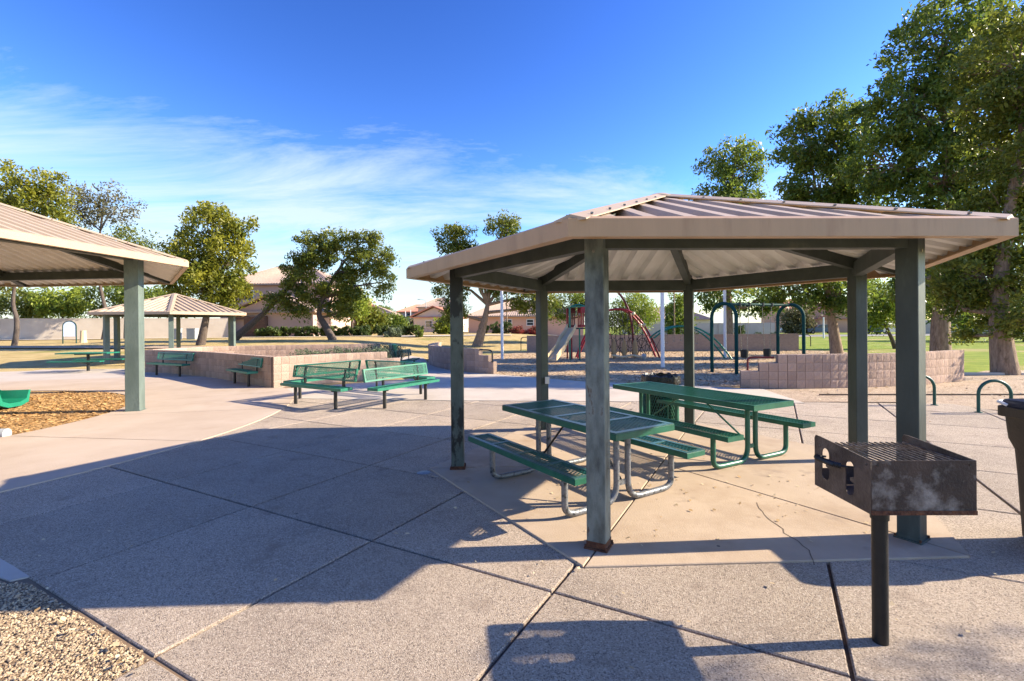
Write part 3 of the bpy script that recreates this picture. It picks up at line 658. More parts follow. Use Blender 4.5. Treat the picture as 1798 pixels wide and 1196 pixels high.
def block_wall(label, pts, rows, base=0, far=False):
    P = resample([(x, y, 0) for x, y in pts], BW); o = P[0]
    t = thing('block_wall', label, 'wall', (o.x, o.y, base))
    n = len(P)-1; core = MB()
    for i in range(n):
        a, c = P[i]-o, P[i+1]-o; rz = math.atan2(c.y-a.y, c.x-a.x); m_ = (a+c)/2; r = rows(i, n)
        core.box((m_.x, m_.y, r*BH/2-.06), (BW+.002, .176, r*BH+.11), rz)
        for j in range(r):
            ob = link('block', random.choice(BLK), t, (m_.x, m_.y, BH*(j+.5)), rz)
            if j == r-1: ob.scale = (1, 1.06, 1)
    core.build('mortar', M['mortar'], t); return t
block_wall('curved pinkish block planter wall behind the two wall benches', [(-14.8, 19.45), (-13.3, 18.75), (-10.8, 17.15), (-8.5, 15.25), (-6.85, 13.85)], lambda i, n: 4)
block_wall('block planter wall running right from the sunlit corner behind the bench square', [(-6.93, 13.83), (-6.0, 14.9), (-5.0, 15.75), (-3.7, 16.6)], lambda i, n: 4 if i < n-2 else 3)
block_wall('sunlit rear wall of the planter, seen over the front wall', [(-14.9, 19.75), (-14.7, 21.5), (-13.5, 22.9), (-11.2, 23.8), (-8.8, 24.5), (-6.7, 25.2)], lambda i, n: 4)
block_wall('curved block wall at the play area entrance with a black rail on its end', [(-4.0, 26.5), (-3.95, 23.2), (-3.3, 20.9), (-2.4, 19.2), (-1.5, 18.1), (-.62, 17.4)], lambda i, n: 4 if i < n-3 else 3 if i < n-1 else 2)
block_wall('pinkish block wall with stepped end right of the swings', [(6.25, 13.15), (7.5, 12.85), (9.5, 12.98), (11.5, 13.5), (13.5, 14.4)], lambda i, n: 2 if i < 2 else 3 if i < 4 else 4)
def long_wall(name, label, pts, h, th, m, base=None, piers=0):
    o = Vector((*pts[0], 0)); t = thing(name, label, 'wall', (o.x, o.y, 0)); b = MB(); cp = MB()
    for (x0, y0), (x1, y1) in zip(pts, pts[1:]):
        L = math.hypot(x1-x0, y1-y0); k = max(1, int(L/4))
        for i in range(k):
            a = Vector((x0+(x1-x0)*i/k, y0+(y1-y0)*i/k, 0)); c = Vector((x0+(x1-x0)*(i+1)/k, y0+(y1-y0)*(i+1)/k, 0)); z = min(hgt(a.x, a.y), hgt(c.x, c.y)) if base is None else base
            b.beam(a-o+Vector((0, 0, z-.2+h/2)), c-o+Vector((0, 0, z-.2+h/2)), th, h+.4); cp.beam(a-o+Vector((0, 0, z+h+.03)), c-o+Vector((0, 0, z+h+.03)), th+.03, .06)
            if piers: b.box((a-o)+Vector((0, 0, z+h/2)), (.42, .42, h+.16), math.atan2(y1-y0, x1-x0))
    b.build('wall_face', m, t); cp.build('coping', m, t); return t
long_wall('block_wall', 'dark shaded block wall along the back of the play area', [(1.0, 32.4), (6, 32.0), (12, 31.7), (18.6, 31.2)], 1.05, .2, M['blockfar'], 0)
def rail(label, a, b_, h, m):
    o = Vector(a); t = thing('handrail', label, 'handrail', o, 0, 'pipe rails on the wall ends'); d = Vector((*b_, o.z))-o; pts = bez([(0, 0, -.02), (0, 0, h*.6), (d.x*.02, d.y*.02, h), (d.x*.6, d.y*.6, h), (d.x, d.y, h)], 6)
    MB().tube(pts, .028, 8).build('rail_pipe', m, t, smooth=True); MB().lathe([(0, .01), (.06, .01), (.06, 0)], (0, 0, 0), 12).build('flange', m, t)
rail('black pipe rail curving over the entrance wall end', (-.72, 17.35, .45), (-1.3, 17.85), .42, M['black'])
rail('brown pipe rail curving over the stepped wall end', (6.5, 13.25, .45), (7.1, 13.0), .36, M['maroon'])
rail('dark pipe rail on the far right end of the back wall', (19.3, 31.0, .3), (18.4, 31.2), .75, M['black'])
rail('dark pipe rail on the far left end of the back wall', (.6, 32.6, .1), (1.3, 32.4), .9, M['black'])
rail('pale hoop rail at the end of the sunlit planter wall', (-6.3, 25.0, .2), (-6.75, 24.95), .72, M['worn'])

# ------------------------------------------------------------------ play area
def pole(label, x, y, h=4.9):
    t = thing('steel_pole', label, 'pole', (x, y, 0), 0, 'white poles round the play area')
    MB().tube([(0, 0, -.1), (0, 0, h)], .075, 14).build('shaft', M['white'], t, smooth=True); MB().lathe([(0, .03), (.08, .02), (.08, -.02)], (0, 0, h), 14).build('cap', M['white'], t, smooth=True)
pole('white pole left of the slide', -.53, 25.4); pole('white pole just right of the red climber', 6.15, 19.6); pole('white pole behind the swing frame', 11.1, 25.0)
t = thing('swing_set', 'teal green arched swing frame with two black bucket seats', 'swing set', (7.53, 17.06, 0))
dA, dB = Vector((.475, -.88, 0)), Vector((3.21, 1.44, 0)); ht = 2.47
for k, o in enumerate((Vector((0, 0, 0)), dB)):
    r = .505; pts = [o-dA.normalized()*r+Vector((0, 0, -.1))]+[o+dA.normalized()*(-r*math.cos(a))+Vector((0, 0, ht-r+r*math.sin(a))) for a in np.linspace(0, math.pi, 19)]+[o+dA.normalized()*r+Vector((0, 0, -.1))]
    MB().tube(pts, .062, 14).build('arch_leg', M['swing'], t, smooth=True)
MB().tube([Vector((0, 0, ht-.02)), dB+Vector((0, 0, ht-.02))], .05, 14).build('top_bar', M['swing'], t, smooth=True)
for q in (.22, .36, .56, .70): MB().tube([dB*q+Vector((0, 0, ht-.09)), dB*q+Vector((0, 0, ht+.05))], .07, 10).build('hanger_clamp', M['black'], t, smooth=True)
for q0, q1 in ((.22, .36), (.56, .70)):
    m_ = dB*((q0+q1)/2); u = dB.normalized()
    se = loft([[tuple(m_+u*(.13*c_)+dA.normalized()*(.12*s_)+Vector((0, 0, z_))) for a in np.linspace(0, 2*math.pi, 13)[:-1] for c_, s_ in ((math.cos(a)*k_, math.sin(a)*k_),)] for z_, k_ in ((.50, .75), (.53, 1), (.80, 1.12), (.80, 1.0), (.56, .85))], False).build('bucket_seat', M['black'], t, smooth=True)
    for q, e in ((q0, -1), (q1, 1)): MB().tube([dB*q+Vector((0, 0, ht-.08)), m_+u*(e*.14)+Vector((0, 0, .80))], .010, 5).build('chain', M['steel'], se)
# slide + tower
t = thing('play_tower', 'small play tower with maroon panels, green posts and a beige slide', 'playground', (3.35, 24.9, 0))
A, B = Vector((-1.55, -3.0, .16)), Vector((-.35, -.75, 1.62)); dr = (B-A); side = Vector((dr.y, -dr.x, 0)).normalized()
rings = []
for k in range(25):
    q = k/24; c = A.lerp(B, q); c.z = .16+(1.62-.16)*(q**1.12)+.07*math.sin(q*4*math.pi)*(1-abs(2*q-1))+(.0 if q > .1 else .04*(1-q/.1)); 
    sec = [(-.24, .22), (-.21, .23), (-.19, .02), (.19, .02), (.21, .23), (.24, .22), (.24, -.05), (-.24, -.05)]
    rings.append([tuple(c+side*s_+Vector((0, 0, z_))) for s_, z_ in sec])
loft(rings).build('slide', M['beige'], t)
MB().box((.1, 0, 1.60), (1.1, 1.3, .07)).build('deck', M['black'], t)
for x, y, m_ in ((-.42, -.6, 'pgreen'), (.6, -.6, 'pgreen'), (-.42, .6, 'red'), (.6, .6, 'pgreen'), (.05, -.75, 'pgreen'), (-.25, .1, 'red')): MB().tube([(x, y, -.1), (x, y, 2.65 if abs(y) > .3 and y != -.75 else 1.6)], .045, 10).build('post', M[m_], t, smooth=True)
for x0, x1, y in ((-.42, .02, .62), (.14, .6, .62), (.14, .6, -.62)):
    b = MB(); b.box(((x0+x1)/2, y, 1.72), (x1-x0, .05, .12)).box(((x0+x1)/2, y, 2.55), (x1-x0, .06, .28))
    for k in range(5): b.tube([(x0+.04+k*(x1-x0-.08)/4, y, 1.7), (x0+.04+k*(x1-x0-.08)/4, y, 2.5)], .03, 8)
    b.build('barrier_panel', M['maroon'] if x0 < 0 else M['red'], t)
b = MB(); b.tube([(-.42+1.02*k/12, 0, 2.66+.16*math.sin(math.pi*k/12)) for k in range(13)], .04, 8); b.box((.09, 0, 2.70), (1.0, 1.25, .05)); b.build('canopy', M['pgreen'], t)
for k in range(4): MB().tube([(.62+.12*k, -.3, .35+.3*k*0+.3*(3-k)), (.62+.12*k, .3, .35+.3*(3-k))], .02, 6).build('rung', M['pgreen'], t)
MB().tube([(.62, .3, 1.6), (1.15, .3, 0)], .03, 8).tube([(.62, -.3, 1.6), (1.15, -.3, 0)], .03, 8).build('ladder_rail', M['pgreen'], t, smooth=True)
# red arch climber with net
t = thing('arch_climber', 'red double-arch climber with black rope net and leaf-shaped steps', 'climber', (5.6, 26.0, 0))
def arch(y, m, name, x0=-2.1, x1=2.28, h=2.62, pk=-.55, r=.055):
    pts = []
    for k in range(25):
        q = k/24; x = x0+(x1-x0)*q; z = h*(1-abs(2*q-1)**2.3)
        pts.append((x, y, z))
    return MB().tube(pts, r, 10).build(name, m, t, smooth=True)
a1 = arch(-.35, M['red'], 'arch_tube'); a2 = arch(.35, M['red'], 'arch_tube')
zz_ = lambda x: 2.62*(1-abs(2*(x+2.1)/4.38-1)**2.3)
b = MB()
for x in np.linspace(-1.7, 1.95, 14):
    b.tube([(x, -.35, zz_(x)), (x*.8+.1, -.9, .9), (x*.75, -1.0, .05)], .014, 4); b.tube([(x, .35, zz_(x)), (x*.8, .9, .9), (x*.75, 1.0, .05)], .014, 4)
for zq in np.linspace(.3, 2.0, 6):
    pr = [(x*.8, -.95+.28*(zq-.9) if zq > .9 else -.98, zq+.10*math.sin(9*x+zq*7)) for x in np.linspace(-1.7, 1.95, 24) if zz_(x) > zq]
    if len(pr) > 1: b.tube(pr, .014, 4)
for k in range(9):
    x = -1.5+k*.4; b.tube([(x, -1.0, .15), (x+.5, -.9, 1.1)], .013, 4); b.tube([(x+.5, -1.0, .15), (x, -.9, 1.1)], .013, 4)
b.build('rope_net', M['rope'], t)
for x in (1.45, .9): 
    for y in (-.35, .35): MB().lathe([(0, .11), (.08, .08), (.11, 0), (.08, -.08), (0, -.11)], (x, y, zz_(x)), 10).build('connector', M['beige'], t, smooth=True)
MB().tube(bez([(.95, -.1, -.05), (.95, -.1, 1.3), (.75, -.1, 2.6), (.1, -.1, 3.7), (-.8, -.1, 4.3)], 8), [.06]*100 if False else .06, 10).build('mast', M['maroon'], t, smooth=True)
for x, y in ((-.35, -1.25), (.2, -1.15), (.75, -1.2)):
    loft([[(x+.14*k_*math.cos(a), y+.06*math.sin(a), z_) for a in np.linspace(0, 2*math.pi, 11)[:-1]] for z_, k_ in ((.0, .45), (.3, .85), (.6, 1.0), (.85, .8), (1.05, .15))]).build('step_pod', M['pod'], t, smooth=True)
loft([[(.2+.75*q, -1.75+.1*math.cos(a), .17+.06*math.sin(a)+.04*math.sin(q*5)) for a in np.linspace(0, 2*math.pi, 9)[:-1]] for q in np.linspace(-1, 1, 12)]).build('balance_beam', M['beige'], t, smooth=True)
MB().lathe([(0, .30), (.10, .27), (.14, .18), (.10, .06), (.06, .0)], (1.05, -1.75, 0), 12).build('beam_stop', M['boxgrey'], t, smooth=True)
# green arched ladder
t = thing('arch_ladder', 'green arched overhead ladder with hanging trapeze rungs', 'climber', (8.9, 25.2, 0))
for y in (-.38, .38):
    pts = [(-1.55+3.3*k/20, y-1.55*k/20, .05+1.62*(1-abs(2*(.18+.82*k/20)-1)**2.2)) for k in range(21)]; MB().tube(pts, .045, 10).build('arch_tube', M['pgreen'], t, smooth=True)
for k in range(2, 20, 2):
    q = k/20; x, y0, z = -1.55+3.3*q, -1.55*q, .05+1.62*(1-abs(2*(.18+.82*q)-1)**2.2)
    MB().tube([(x, y0-.38, z), (x, y0+.38, z)], .022, 6).build('rung', M['pgreen'], t)
    if 3 < k < 14:
        MB().tube([(x, y0-.12, z), (x, y0-.12, z-.75)], .012, 5).tube([(x, y0+.12, z), (x, y0+.12, z-.75)], .012, 5).tube([(x, y0-.16, z-.75), (x, y0+.16, z-.75)], .02, 6).build('trapeze', M['steel'], t)
# toddler slide in the mulch pit, and the pipe edging
t = thing('toddler_slide', 'green plastic slide end resting on the mulch, at the left edge', 'slide', (-10.95, 10.55, .03), R_(4))
rings = []
for k in range(13):
    q = k/12; x = -2.2*q; zc = .10+(.0 if q < .25 else (q-.25)*1.15); fl = 1+.25*max(0, 1-q*6)
    rings.append([(x, s_*fl, zc+h_) for s_, h_ in ((-.30, .24), (-.265, .245), (-.22, .06), (-.10, .0), (.10, .0), (.22, .06), (.265, .245), (.30, .24), (.26, -.02), (.12, -.09), (-.12, -.09), (-.26, -.02))])
loft(rings).build('chute', M['slidegreen'], t, smooth=True)
for s in (-1, 1): MB().tube([(-2.1, s*.24, -.05), (-2.1, s*.24, 1.0)], .03, 8).build('leg', M['pgreen'], t, smooth=True)
t = thing('edging_pipe', 'dark grey edging pipe lying on the mulch edge, bottom left', 'edging', (-8.28, 7.74, .04), R_(8))
MB().tube([(-2.6, 0, 0), (0, 0, 0)], .075, 14).build('pipe', M['black'], t, smooth=True); MB().tube([(-.04, 0, 0), (.10, 0, 0)], .09, 16).build('end_cap', M['boxgrey'], t, smooth=True)

# ------------------------------------------------------------------ trees
def leaf_cloud(centres, radii, nper, size, tint_c, seed, aspect=.42, flat=.85):
    """leaf-sized faces scattered in clumps; returns mesh data"""
    r = np.random.default_rng(seed); C = np.asarray(centres); n = len(C)
    idx = np.repeat(np.arange(n), nper); m = len(idx)
    v = r.normal(size=(m, 3)); v /= np.linalg.norm(v, axis=1)[:, None]
    rad = np.asarray(radii)[idx]*(r.random(m)**.5)
    pos = C[idx]+v*rad[:, None]*np.array([1, 1, flat]); pos[:, 2] -= .25*rad*r.random(m)
    d = r.normal(size=(m, 3)); d[:, 2] -= .45; d /= np.linalg.norm(d, axis=1)[:, None]
    nn = r.normal(size=(m, 3))+np.array([0, 0, .7]); s = np.cross(d, nn); s /= np.linalg.norm(s, axis=1)[:, None]+1e-9
    L = size*(.6+.8*r.random(m))[:, None]; wd = L*aspect
    V = np.stack([pos-d*L*.5, pos+s*wd*.5, pos+d*L*.5, pos-s*wd*.5], 1).reshape(-1, 3)
    tint = np.clip(np.asarray(tint_c)[idx]+r.normal(0, .16, m), 0, 1)
    return V, tint
def leaf_mesh(name, V, tint, m):
    k = len(V)//4; me = bpy.data.meshes.new(name); me.vertices.add(len(V)); me.vertices.foreach_set('co', V.astype(np.float32).ravel())
    me.loops.add(4*k); me.loops.foreach_set('vertex_index', np.arange(4*k, dtype=np.int32)); me.polygons.add(k); me.polygons.foreach_set('loop_start', np.arange(0, 4*k, 4, dtype=np.int32))
    a = me.attributes.new('tint', 'FLOAT', 'FACE'); a.data.foreach_set('value', tint.astype(np.float32)); me.materials.append(m); me.update(); me.validate(); return me
TS = [100]
def tree(name, label, base, trunk, r0, lobes, nclump, nper, size, leaf, bark, clump=.75, group=None, dens=1, forks=1):
    """trunk: points from the ground up; lobes: (x, y, z, rx, ry, rz) relative to base"""
    TS[0] += 1; rd = np.random.default_rng(TS[0]); o = Vector(base)
    t = thing(name, label, 'tree', o, 0, group)
    tp = [Vector(p) for p in trunk]; k = len(tp); b = MB(); tt = bez(tp, 5) if k > 2 else tp
    b.tube([(tt[0].x, tt[0].y, -.2)]+tt, [r0*1.35]+[r0*(1.2-.72*i/max(1, len(tt)-1)) if i else r0*1.25 for i in range(len(tt))], 10)
    vol = [l[3]*l[4]*l[5] for l in lobes]; tot = sum(v**.72 for v in vol); cents = []; rads = []; tints = []
    for l, v in zip(lobes, vol):
        c = Vector(l[:3]); n = max(4, int(nclump*.85*v**.72/tot))
        j = min(range(len(tt)), key=lambda i: (tt[i]-c).length+abs(tt[i].z-(c.z-l[5]*.9))); s0 = tt[max(j, len(tt)//2)]
        rr = r0*.42; midp = s0.lerp(c, .5)+Vector(rd.normal(0, .22, 3))
        b.tube([s0, midp, c], [rr, rr*.7, rr*.38], 7); lp = []
        for q in range(n):
            v_ = rd.normal(size=3); v_ /= np.linalg.norm(v_); rho = .45+.58*rd.random()**.7
            p = c+Vector((v_[0]*l[3]*rho, v_[1]*l[4]*rho, v_[2]*l[5]*rho)); cents.append(tuple(p)); rads.append(clump*(.6+.7*rd.random())); tints.append(.30+.40*rd.random()+.24*v_[2])  # tint rises towards lobe tops: the crown's sunlit side put into leaf colour
            if q % 2 == 0:
                e = c.lerp(p, .2) if q % 4 else midp.lerp(c, .6); b.tube([e, e.lerp(p, .55)+Vector(rd.normal(0, .12, 3)), p], [rr*.26, rr*.16, rr*.05], 5, cap=False)
    b.build('trunk', bark, t, smooth=True)
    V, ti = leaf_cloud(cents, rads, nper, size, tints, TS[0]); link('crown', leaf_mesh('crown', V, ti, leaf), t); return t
def TR(name, label, bp, d, r0, trunk_px, lobes_px, nclump, nper, size, leaf, bark, clump=.75, group='trees round the park', zb=None, depth=.85):
    """bp: pixel of the foot; lobes_px: (px, py, rx_px, ry_px, depth offset m)"""
    g0 = W(bp[0], bp[1], d); z = hgt(g0.x, d) if zb is None else zb; base = Vector((g0.x, d, z))
    tr = [Vector((0, 0, 0))]+[W(x, y, d+e)-base for x, y, e in trunk_px]
    lb = []
    for l in lobes_px:
        dd = d+l[4]; c = W(l[0], l[1], dd)-base; k = dd/F; lb.append((c.x, c.y, c.z, l[2]*k, (l[2]+l[3])/2*k*depth, l[3]*k))
    return tree(name, label, base, tr, r0, lb, nclump, nper, size, leaf, bark, clump, group)
LD, LM, LY, LR, LL = M['leafdark'], M['leafmid'], M['leafyel'], M['leafdry'], M['leaflime']
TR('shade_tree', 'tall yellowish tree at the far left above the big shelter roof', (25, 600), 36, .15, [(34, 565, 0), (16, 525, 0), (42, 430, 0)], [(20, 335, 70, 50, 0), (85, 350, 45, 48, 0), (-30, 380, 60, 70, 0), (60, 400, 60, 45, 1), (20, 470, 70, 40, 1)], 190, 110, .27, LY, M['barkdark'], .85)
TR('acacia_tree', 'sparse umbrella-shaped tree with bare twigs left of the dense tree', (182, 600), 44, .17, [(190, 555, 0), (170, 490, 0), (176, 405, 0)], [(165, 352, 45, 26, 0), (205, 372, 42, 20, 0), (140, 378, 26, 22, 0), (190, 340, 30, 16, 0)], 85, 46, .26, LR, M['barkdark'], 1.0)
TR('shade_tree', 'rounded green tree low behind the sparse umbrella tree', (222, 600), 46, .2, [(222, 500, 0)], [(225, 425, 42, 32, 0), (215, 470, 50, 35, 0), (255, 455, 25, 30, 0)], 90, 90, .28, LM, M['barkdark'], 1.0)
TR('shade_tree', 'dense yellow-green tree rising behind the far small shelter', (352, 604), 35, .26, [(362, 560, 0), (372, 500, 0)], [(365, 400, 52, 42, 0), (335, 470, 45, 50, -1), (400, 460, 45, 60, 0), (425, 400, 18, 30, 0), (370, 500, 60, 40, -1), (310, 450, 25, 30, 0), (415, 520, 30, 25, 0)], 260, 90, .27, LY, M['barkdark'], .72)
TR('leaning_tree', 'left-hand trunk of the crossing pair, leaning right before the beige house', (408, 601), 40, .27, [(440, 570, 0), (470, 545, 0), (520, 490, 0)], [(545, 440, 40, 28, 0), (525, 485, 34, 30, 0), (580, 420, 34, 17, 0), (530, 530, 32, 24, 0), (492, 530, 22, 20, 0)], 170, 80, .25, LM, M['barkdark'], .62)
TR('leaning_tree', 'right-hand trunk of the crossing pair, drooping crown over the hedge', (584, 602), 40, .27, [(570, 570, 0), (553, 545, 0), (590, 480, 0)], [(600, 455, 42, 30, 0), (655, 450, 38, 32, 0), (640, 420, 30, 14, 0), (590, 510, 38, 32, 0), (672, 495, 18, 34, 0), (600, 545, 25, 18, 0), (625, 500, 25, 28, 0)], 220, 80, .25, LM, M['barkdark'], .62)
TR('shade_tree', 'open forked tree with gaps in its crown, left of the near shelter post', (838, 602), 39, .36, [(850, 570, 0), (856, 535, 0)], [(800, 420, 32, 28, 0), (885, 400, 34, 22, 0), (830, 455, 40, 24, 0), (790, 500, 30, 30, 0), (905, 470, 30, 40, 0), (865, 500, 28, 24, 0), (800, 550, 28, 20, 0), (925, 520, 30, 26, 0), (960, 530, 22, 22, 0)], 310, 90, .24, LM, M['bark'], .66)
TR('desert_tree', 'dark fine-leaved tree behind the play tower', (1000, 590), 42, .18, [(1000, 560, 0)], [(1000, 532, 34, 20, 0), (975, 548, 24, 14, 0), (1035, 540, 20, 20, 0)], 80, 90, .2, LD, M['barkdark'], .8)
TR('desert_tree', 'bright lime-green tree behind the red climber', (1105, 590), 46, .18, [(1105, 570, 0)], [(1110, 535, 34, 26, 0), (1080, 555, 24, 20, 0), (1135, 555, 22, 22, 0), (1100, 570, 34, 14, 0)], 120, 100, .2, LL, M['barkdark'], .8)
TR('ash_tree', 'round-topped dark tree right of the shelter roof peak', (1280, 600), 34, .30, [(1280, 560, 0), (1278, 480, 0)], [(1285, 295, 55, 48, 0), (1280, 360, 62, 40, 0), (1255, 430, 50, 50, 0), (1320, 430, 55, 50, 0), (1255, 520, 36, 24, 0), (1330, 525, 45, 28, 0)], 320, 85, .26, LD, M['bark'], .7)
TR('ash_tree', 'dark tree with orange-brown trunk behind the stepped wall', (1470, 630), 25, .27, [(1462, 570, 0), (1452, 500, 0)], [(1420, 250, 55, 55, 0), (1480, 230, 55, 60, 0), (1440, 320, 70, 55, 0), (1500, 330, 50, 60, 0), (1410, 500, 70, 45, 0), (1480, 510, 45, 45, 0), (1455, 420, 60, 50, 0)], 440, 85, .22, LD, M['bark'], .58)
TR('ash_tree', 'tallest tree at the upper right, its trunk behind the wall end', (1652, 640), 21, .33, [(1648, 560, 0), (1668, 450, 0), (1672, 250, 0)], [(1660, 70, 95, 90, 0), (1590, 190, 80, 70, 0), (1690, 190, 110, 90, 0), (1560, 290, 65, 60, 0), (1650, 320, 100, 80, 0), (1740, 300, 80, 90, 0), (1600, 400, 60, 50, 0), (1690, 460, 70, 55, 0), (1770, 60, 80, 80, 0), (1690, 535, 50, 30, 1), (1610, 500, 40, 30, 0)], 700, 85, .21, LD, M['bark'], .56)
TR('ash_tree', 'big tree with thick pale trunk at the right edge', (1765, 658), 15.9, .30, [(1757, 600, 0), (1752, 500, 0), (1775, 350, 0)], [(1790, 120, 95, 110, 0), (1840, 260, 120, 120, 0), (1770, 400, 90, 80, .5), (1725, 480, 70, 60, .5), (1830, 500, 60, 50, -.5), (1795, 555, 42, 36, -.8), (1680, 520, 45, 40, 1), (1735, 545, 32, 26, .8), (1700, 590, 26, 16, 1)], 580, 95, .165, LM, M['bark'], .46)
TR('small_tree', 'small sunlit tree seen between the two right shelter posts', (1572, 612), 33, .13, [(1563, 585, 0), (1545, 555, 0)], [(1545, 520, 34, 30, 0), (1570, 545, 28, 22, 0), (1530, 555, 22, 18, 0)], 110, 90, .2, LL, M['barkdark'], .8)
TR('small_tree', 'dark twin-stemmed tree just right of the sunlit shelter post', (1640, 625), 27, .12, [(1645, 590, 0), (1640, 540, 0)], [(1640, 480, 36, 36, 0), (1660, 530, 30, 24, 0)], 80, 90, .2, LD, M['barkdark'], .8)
for k, (x, y, rx, ry, d, lf, lb) in enumerate([(40, 530, 60, 30, 62, LM, 'green tree behind the left end of the beige wall'), (110, 525, 45, 28, 60, LL, 'sunny lime tree behind the beige wall'), (215, 520, 60, 36, 58, LD, 'dark tree behind the beige wall, left of the small shelter'), (300, 525, 40, 20, 66, LM, 'green tree behind the beige wall, above the small shelter roof'),
    (618, 530, 22, 26, 56, LL, 'bright green young tree right of the leaning pair'), (638, 552, 16, 22, 74, M['leafpink'], 'pink flowering tree beyond the hedge'), (672, 553, 12, 16, 120, LD, 'dark round pine on the skyline'), (655, 563, 22, 13, 100, LR, 'olive tree on the skyline left of the round pine'), (715, 560, 16, 14, 130, LD, 'dark conifers on the skyline by the street lamp'), (697, 567, 9, 9, 110, LR, 'brownish small tree on the skyline'), (731, 572, 9, 10, 100, LR, 'bare brownish tree beside the street lamp'),
    (652, 560, 20, 15, 66, LM, 'green tree hiding the low cream house beyond the hedge'), (690, 566, 16, 11, 72, LD, 'low dark tree beyond the driveway hedge'), (785, 572, 12, 10, 62, LL, 'yellow-green shrub tree by the far driveway'), (1690, 540, 60, 34, 48, LD, 'dark tree mass between the two big right trunks'), (1800, 545, 60, 40, 44, LD, 'dark tree behind the thick right trunk'), (1400, 560, 22, 22, 90, LR, 'pale bare tree before the far salmon house'), (1190, 560, 16, 40, 62, LD, 'dark thin tree by the utility pole')]):
    TR('background_tree', lb, (x, 598), d, .15, [(x, y+ry*.5, 0)], [(x, y, rx, ry, 0), (x+rx*.4, y+ry*.3, rx*.6, ry*.7, 0), (x-rx*.45, y+ry*.25, rx*.55, ry*.75, 0)], 70, 80, .2+.0035*d, lf, M['barkdark'], .55+.011*d, 'background trees')
tree('young_tree', 'young tree just outside the right edge, dappling the paving below the grill', (14.2, 2.7, 0), [(0, 0, 0), (.1, 0, 3), (0, 0, 5.8)], .10, [(0, 0, 6.7, .9, .8, 1.0), (.2, -.9, 6.2, .8, .7, .8)], 26, 50, .14, M['leafmid'], M['bark'], .36, 'trees round the park')
# shrubs and hedges
def shrub(name, label, c, r, n, nper, size, leaf, cat='shrub', group=None, box=None, seed=0):
    rd = np.random.default_rng(500+seed); t = thing(name, label, cat, c, 0, group); cents = []
    for k in range(n):
        if box: p = (rd.random(3)-.5)*np.array(box); p[2] += box[2]/2; ax = rd.integers(0, 3); 
        else:
            v = rd.normal(size=3); v /= np.linalg.norm(v); p = v*np.array(r)*(.5+.5*rd.random()); p[2] = abs(p[2])
        cents.append(p)
    V, ti = leaf_cloud(cents, [max(.12, min(r)*.35) if not box else .22]*n, nper, size, list(.3+.5*rd.random(n)), 700+seed, flat=1); link('foliage', leaf_mesh('foliage', V, ti, leaf), t)
    b = MB()
    for k in range(min(6, n)): b.tube([(0, 0, -.05), tuple(np.array(cents[k])*.5), tuple(cents[k])], [.03, .02, .008], 5)
    b.build('stems', M['barkdark'], t)
def SH(name, label, px, py0, py1, wpx, d, n, nper, size, leaf, group=None, cube=False, seed=0):
    p = W(px, py1, d); z = hgt(p.x, d); k = d/F; hh = (py1-py0)*k; ww = wpx*k
    shrub(name, label, (p.x, d, z if abs(p.z-z) < .7 else p.z), (ww/2, ww*.4, hh), n, nper, size, leaf, 'hedge' if cube else 'shrub', group, (ww, min(1.4, ww), hh) if cube else None, seed)
SH('hedge', 'clipped hedge block left of the leaning trunk', 472, 575, 591, 40, 50, 60, 80, .2, M['hedge'], None, True, 1)
SH('hedge', 'long clipped hedge before the cream house', 575, 575, 591, 160, 51, 200, 80, .2, M['hedge'], None, True, 2)
SH('hedge', 'clipped hedge running to the far driveway', 700, 575, 591, 84, 52, 120, 80, .2, M['hedge'], None, True, 3)
SH('shrub', 'grey rounded shrub in front of the hedge end', 690, 578, 594, 36, 47, 40, 70, .16, M['sage'], None, False, 4)
SH('shrub', 'dark little shrub beside the driveway hedge', 735, 575, 596, 18, 47, 22, 50, .16, M['leafdark'], None, False, 5)
for k, (x, lb) in enumerate(((849, 'leftmost clipped green bush before the salmon house'), (871, 'second clipped green bush before the salmon house'), (889, 'tallest clipped green bush before the salmon house'))): SH('shrub', lb, x, 571, 590, 17, 64, 30, 80, .18, M['hedge'], 'clipped bushes before the salmon house', True, 10+k)
for k, (x, lb) in enumerate(((911, 'red-flowering bush under the salmon house windows'), (940, 'red-flowering bush nearer the shelter post, under the salmon house'), (1058, 'dark flowering bush behind the rope net'))): SH('shrub', lb, x, 576, 590, 30, 63, 36, 80, .18, M['redleaf'], 'red-flowering bushes', False, 20+k)
for k, (x, w_, lb) in enumerate(((1243, 14, 'small yellow-green bush at the white wall'), (1331, 16, 'rounded grey bush at the white wall'), (1360, 14, 'small bush at the right end of the white wall'))): SH('shrub', lb, x, 580, 591, w_, 64, 18, 60, .18, M['sage'], 'bushes along the white wall', False, 30+k)
SH('shrub', 'dark shrub left of the utility pole by the pale wall', 1215, 568, 590, 24, 64, 34, 70, .2, M['hedge'], None, False, 50)
SH('shrub', 'tall dark shrub in the middle of the pale wall', 1300, 568, 590, 24, 64, 34, 70, .2, M['hedge'], None, False, 51)
SH('shrub', 'low brown brush under the right-hand far wall', 1690, 572, 585, 34, 58, 30, 60, .2, M['sage'], None, False, 40)
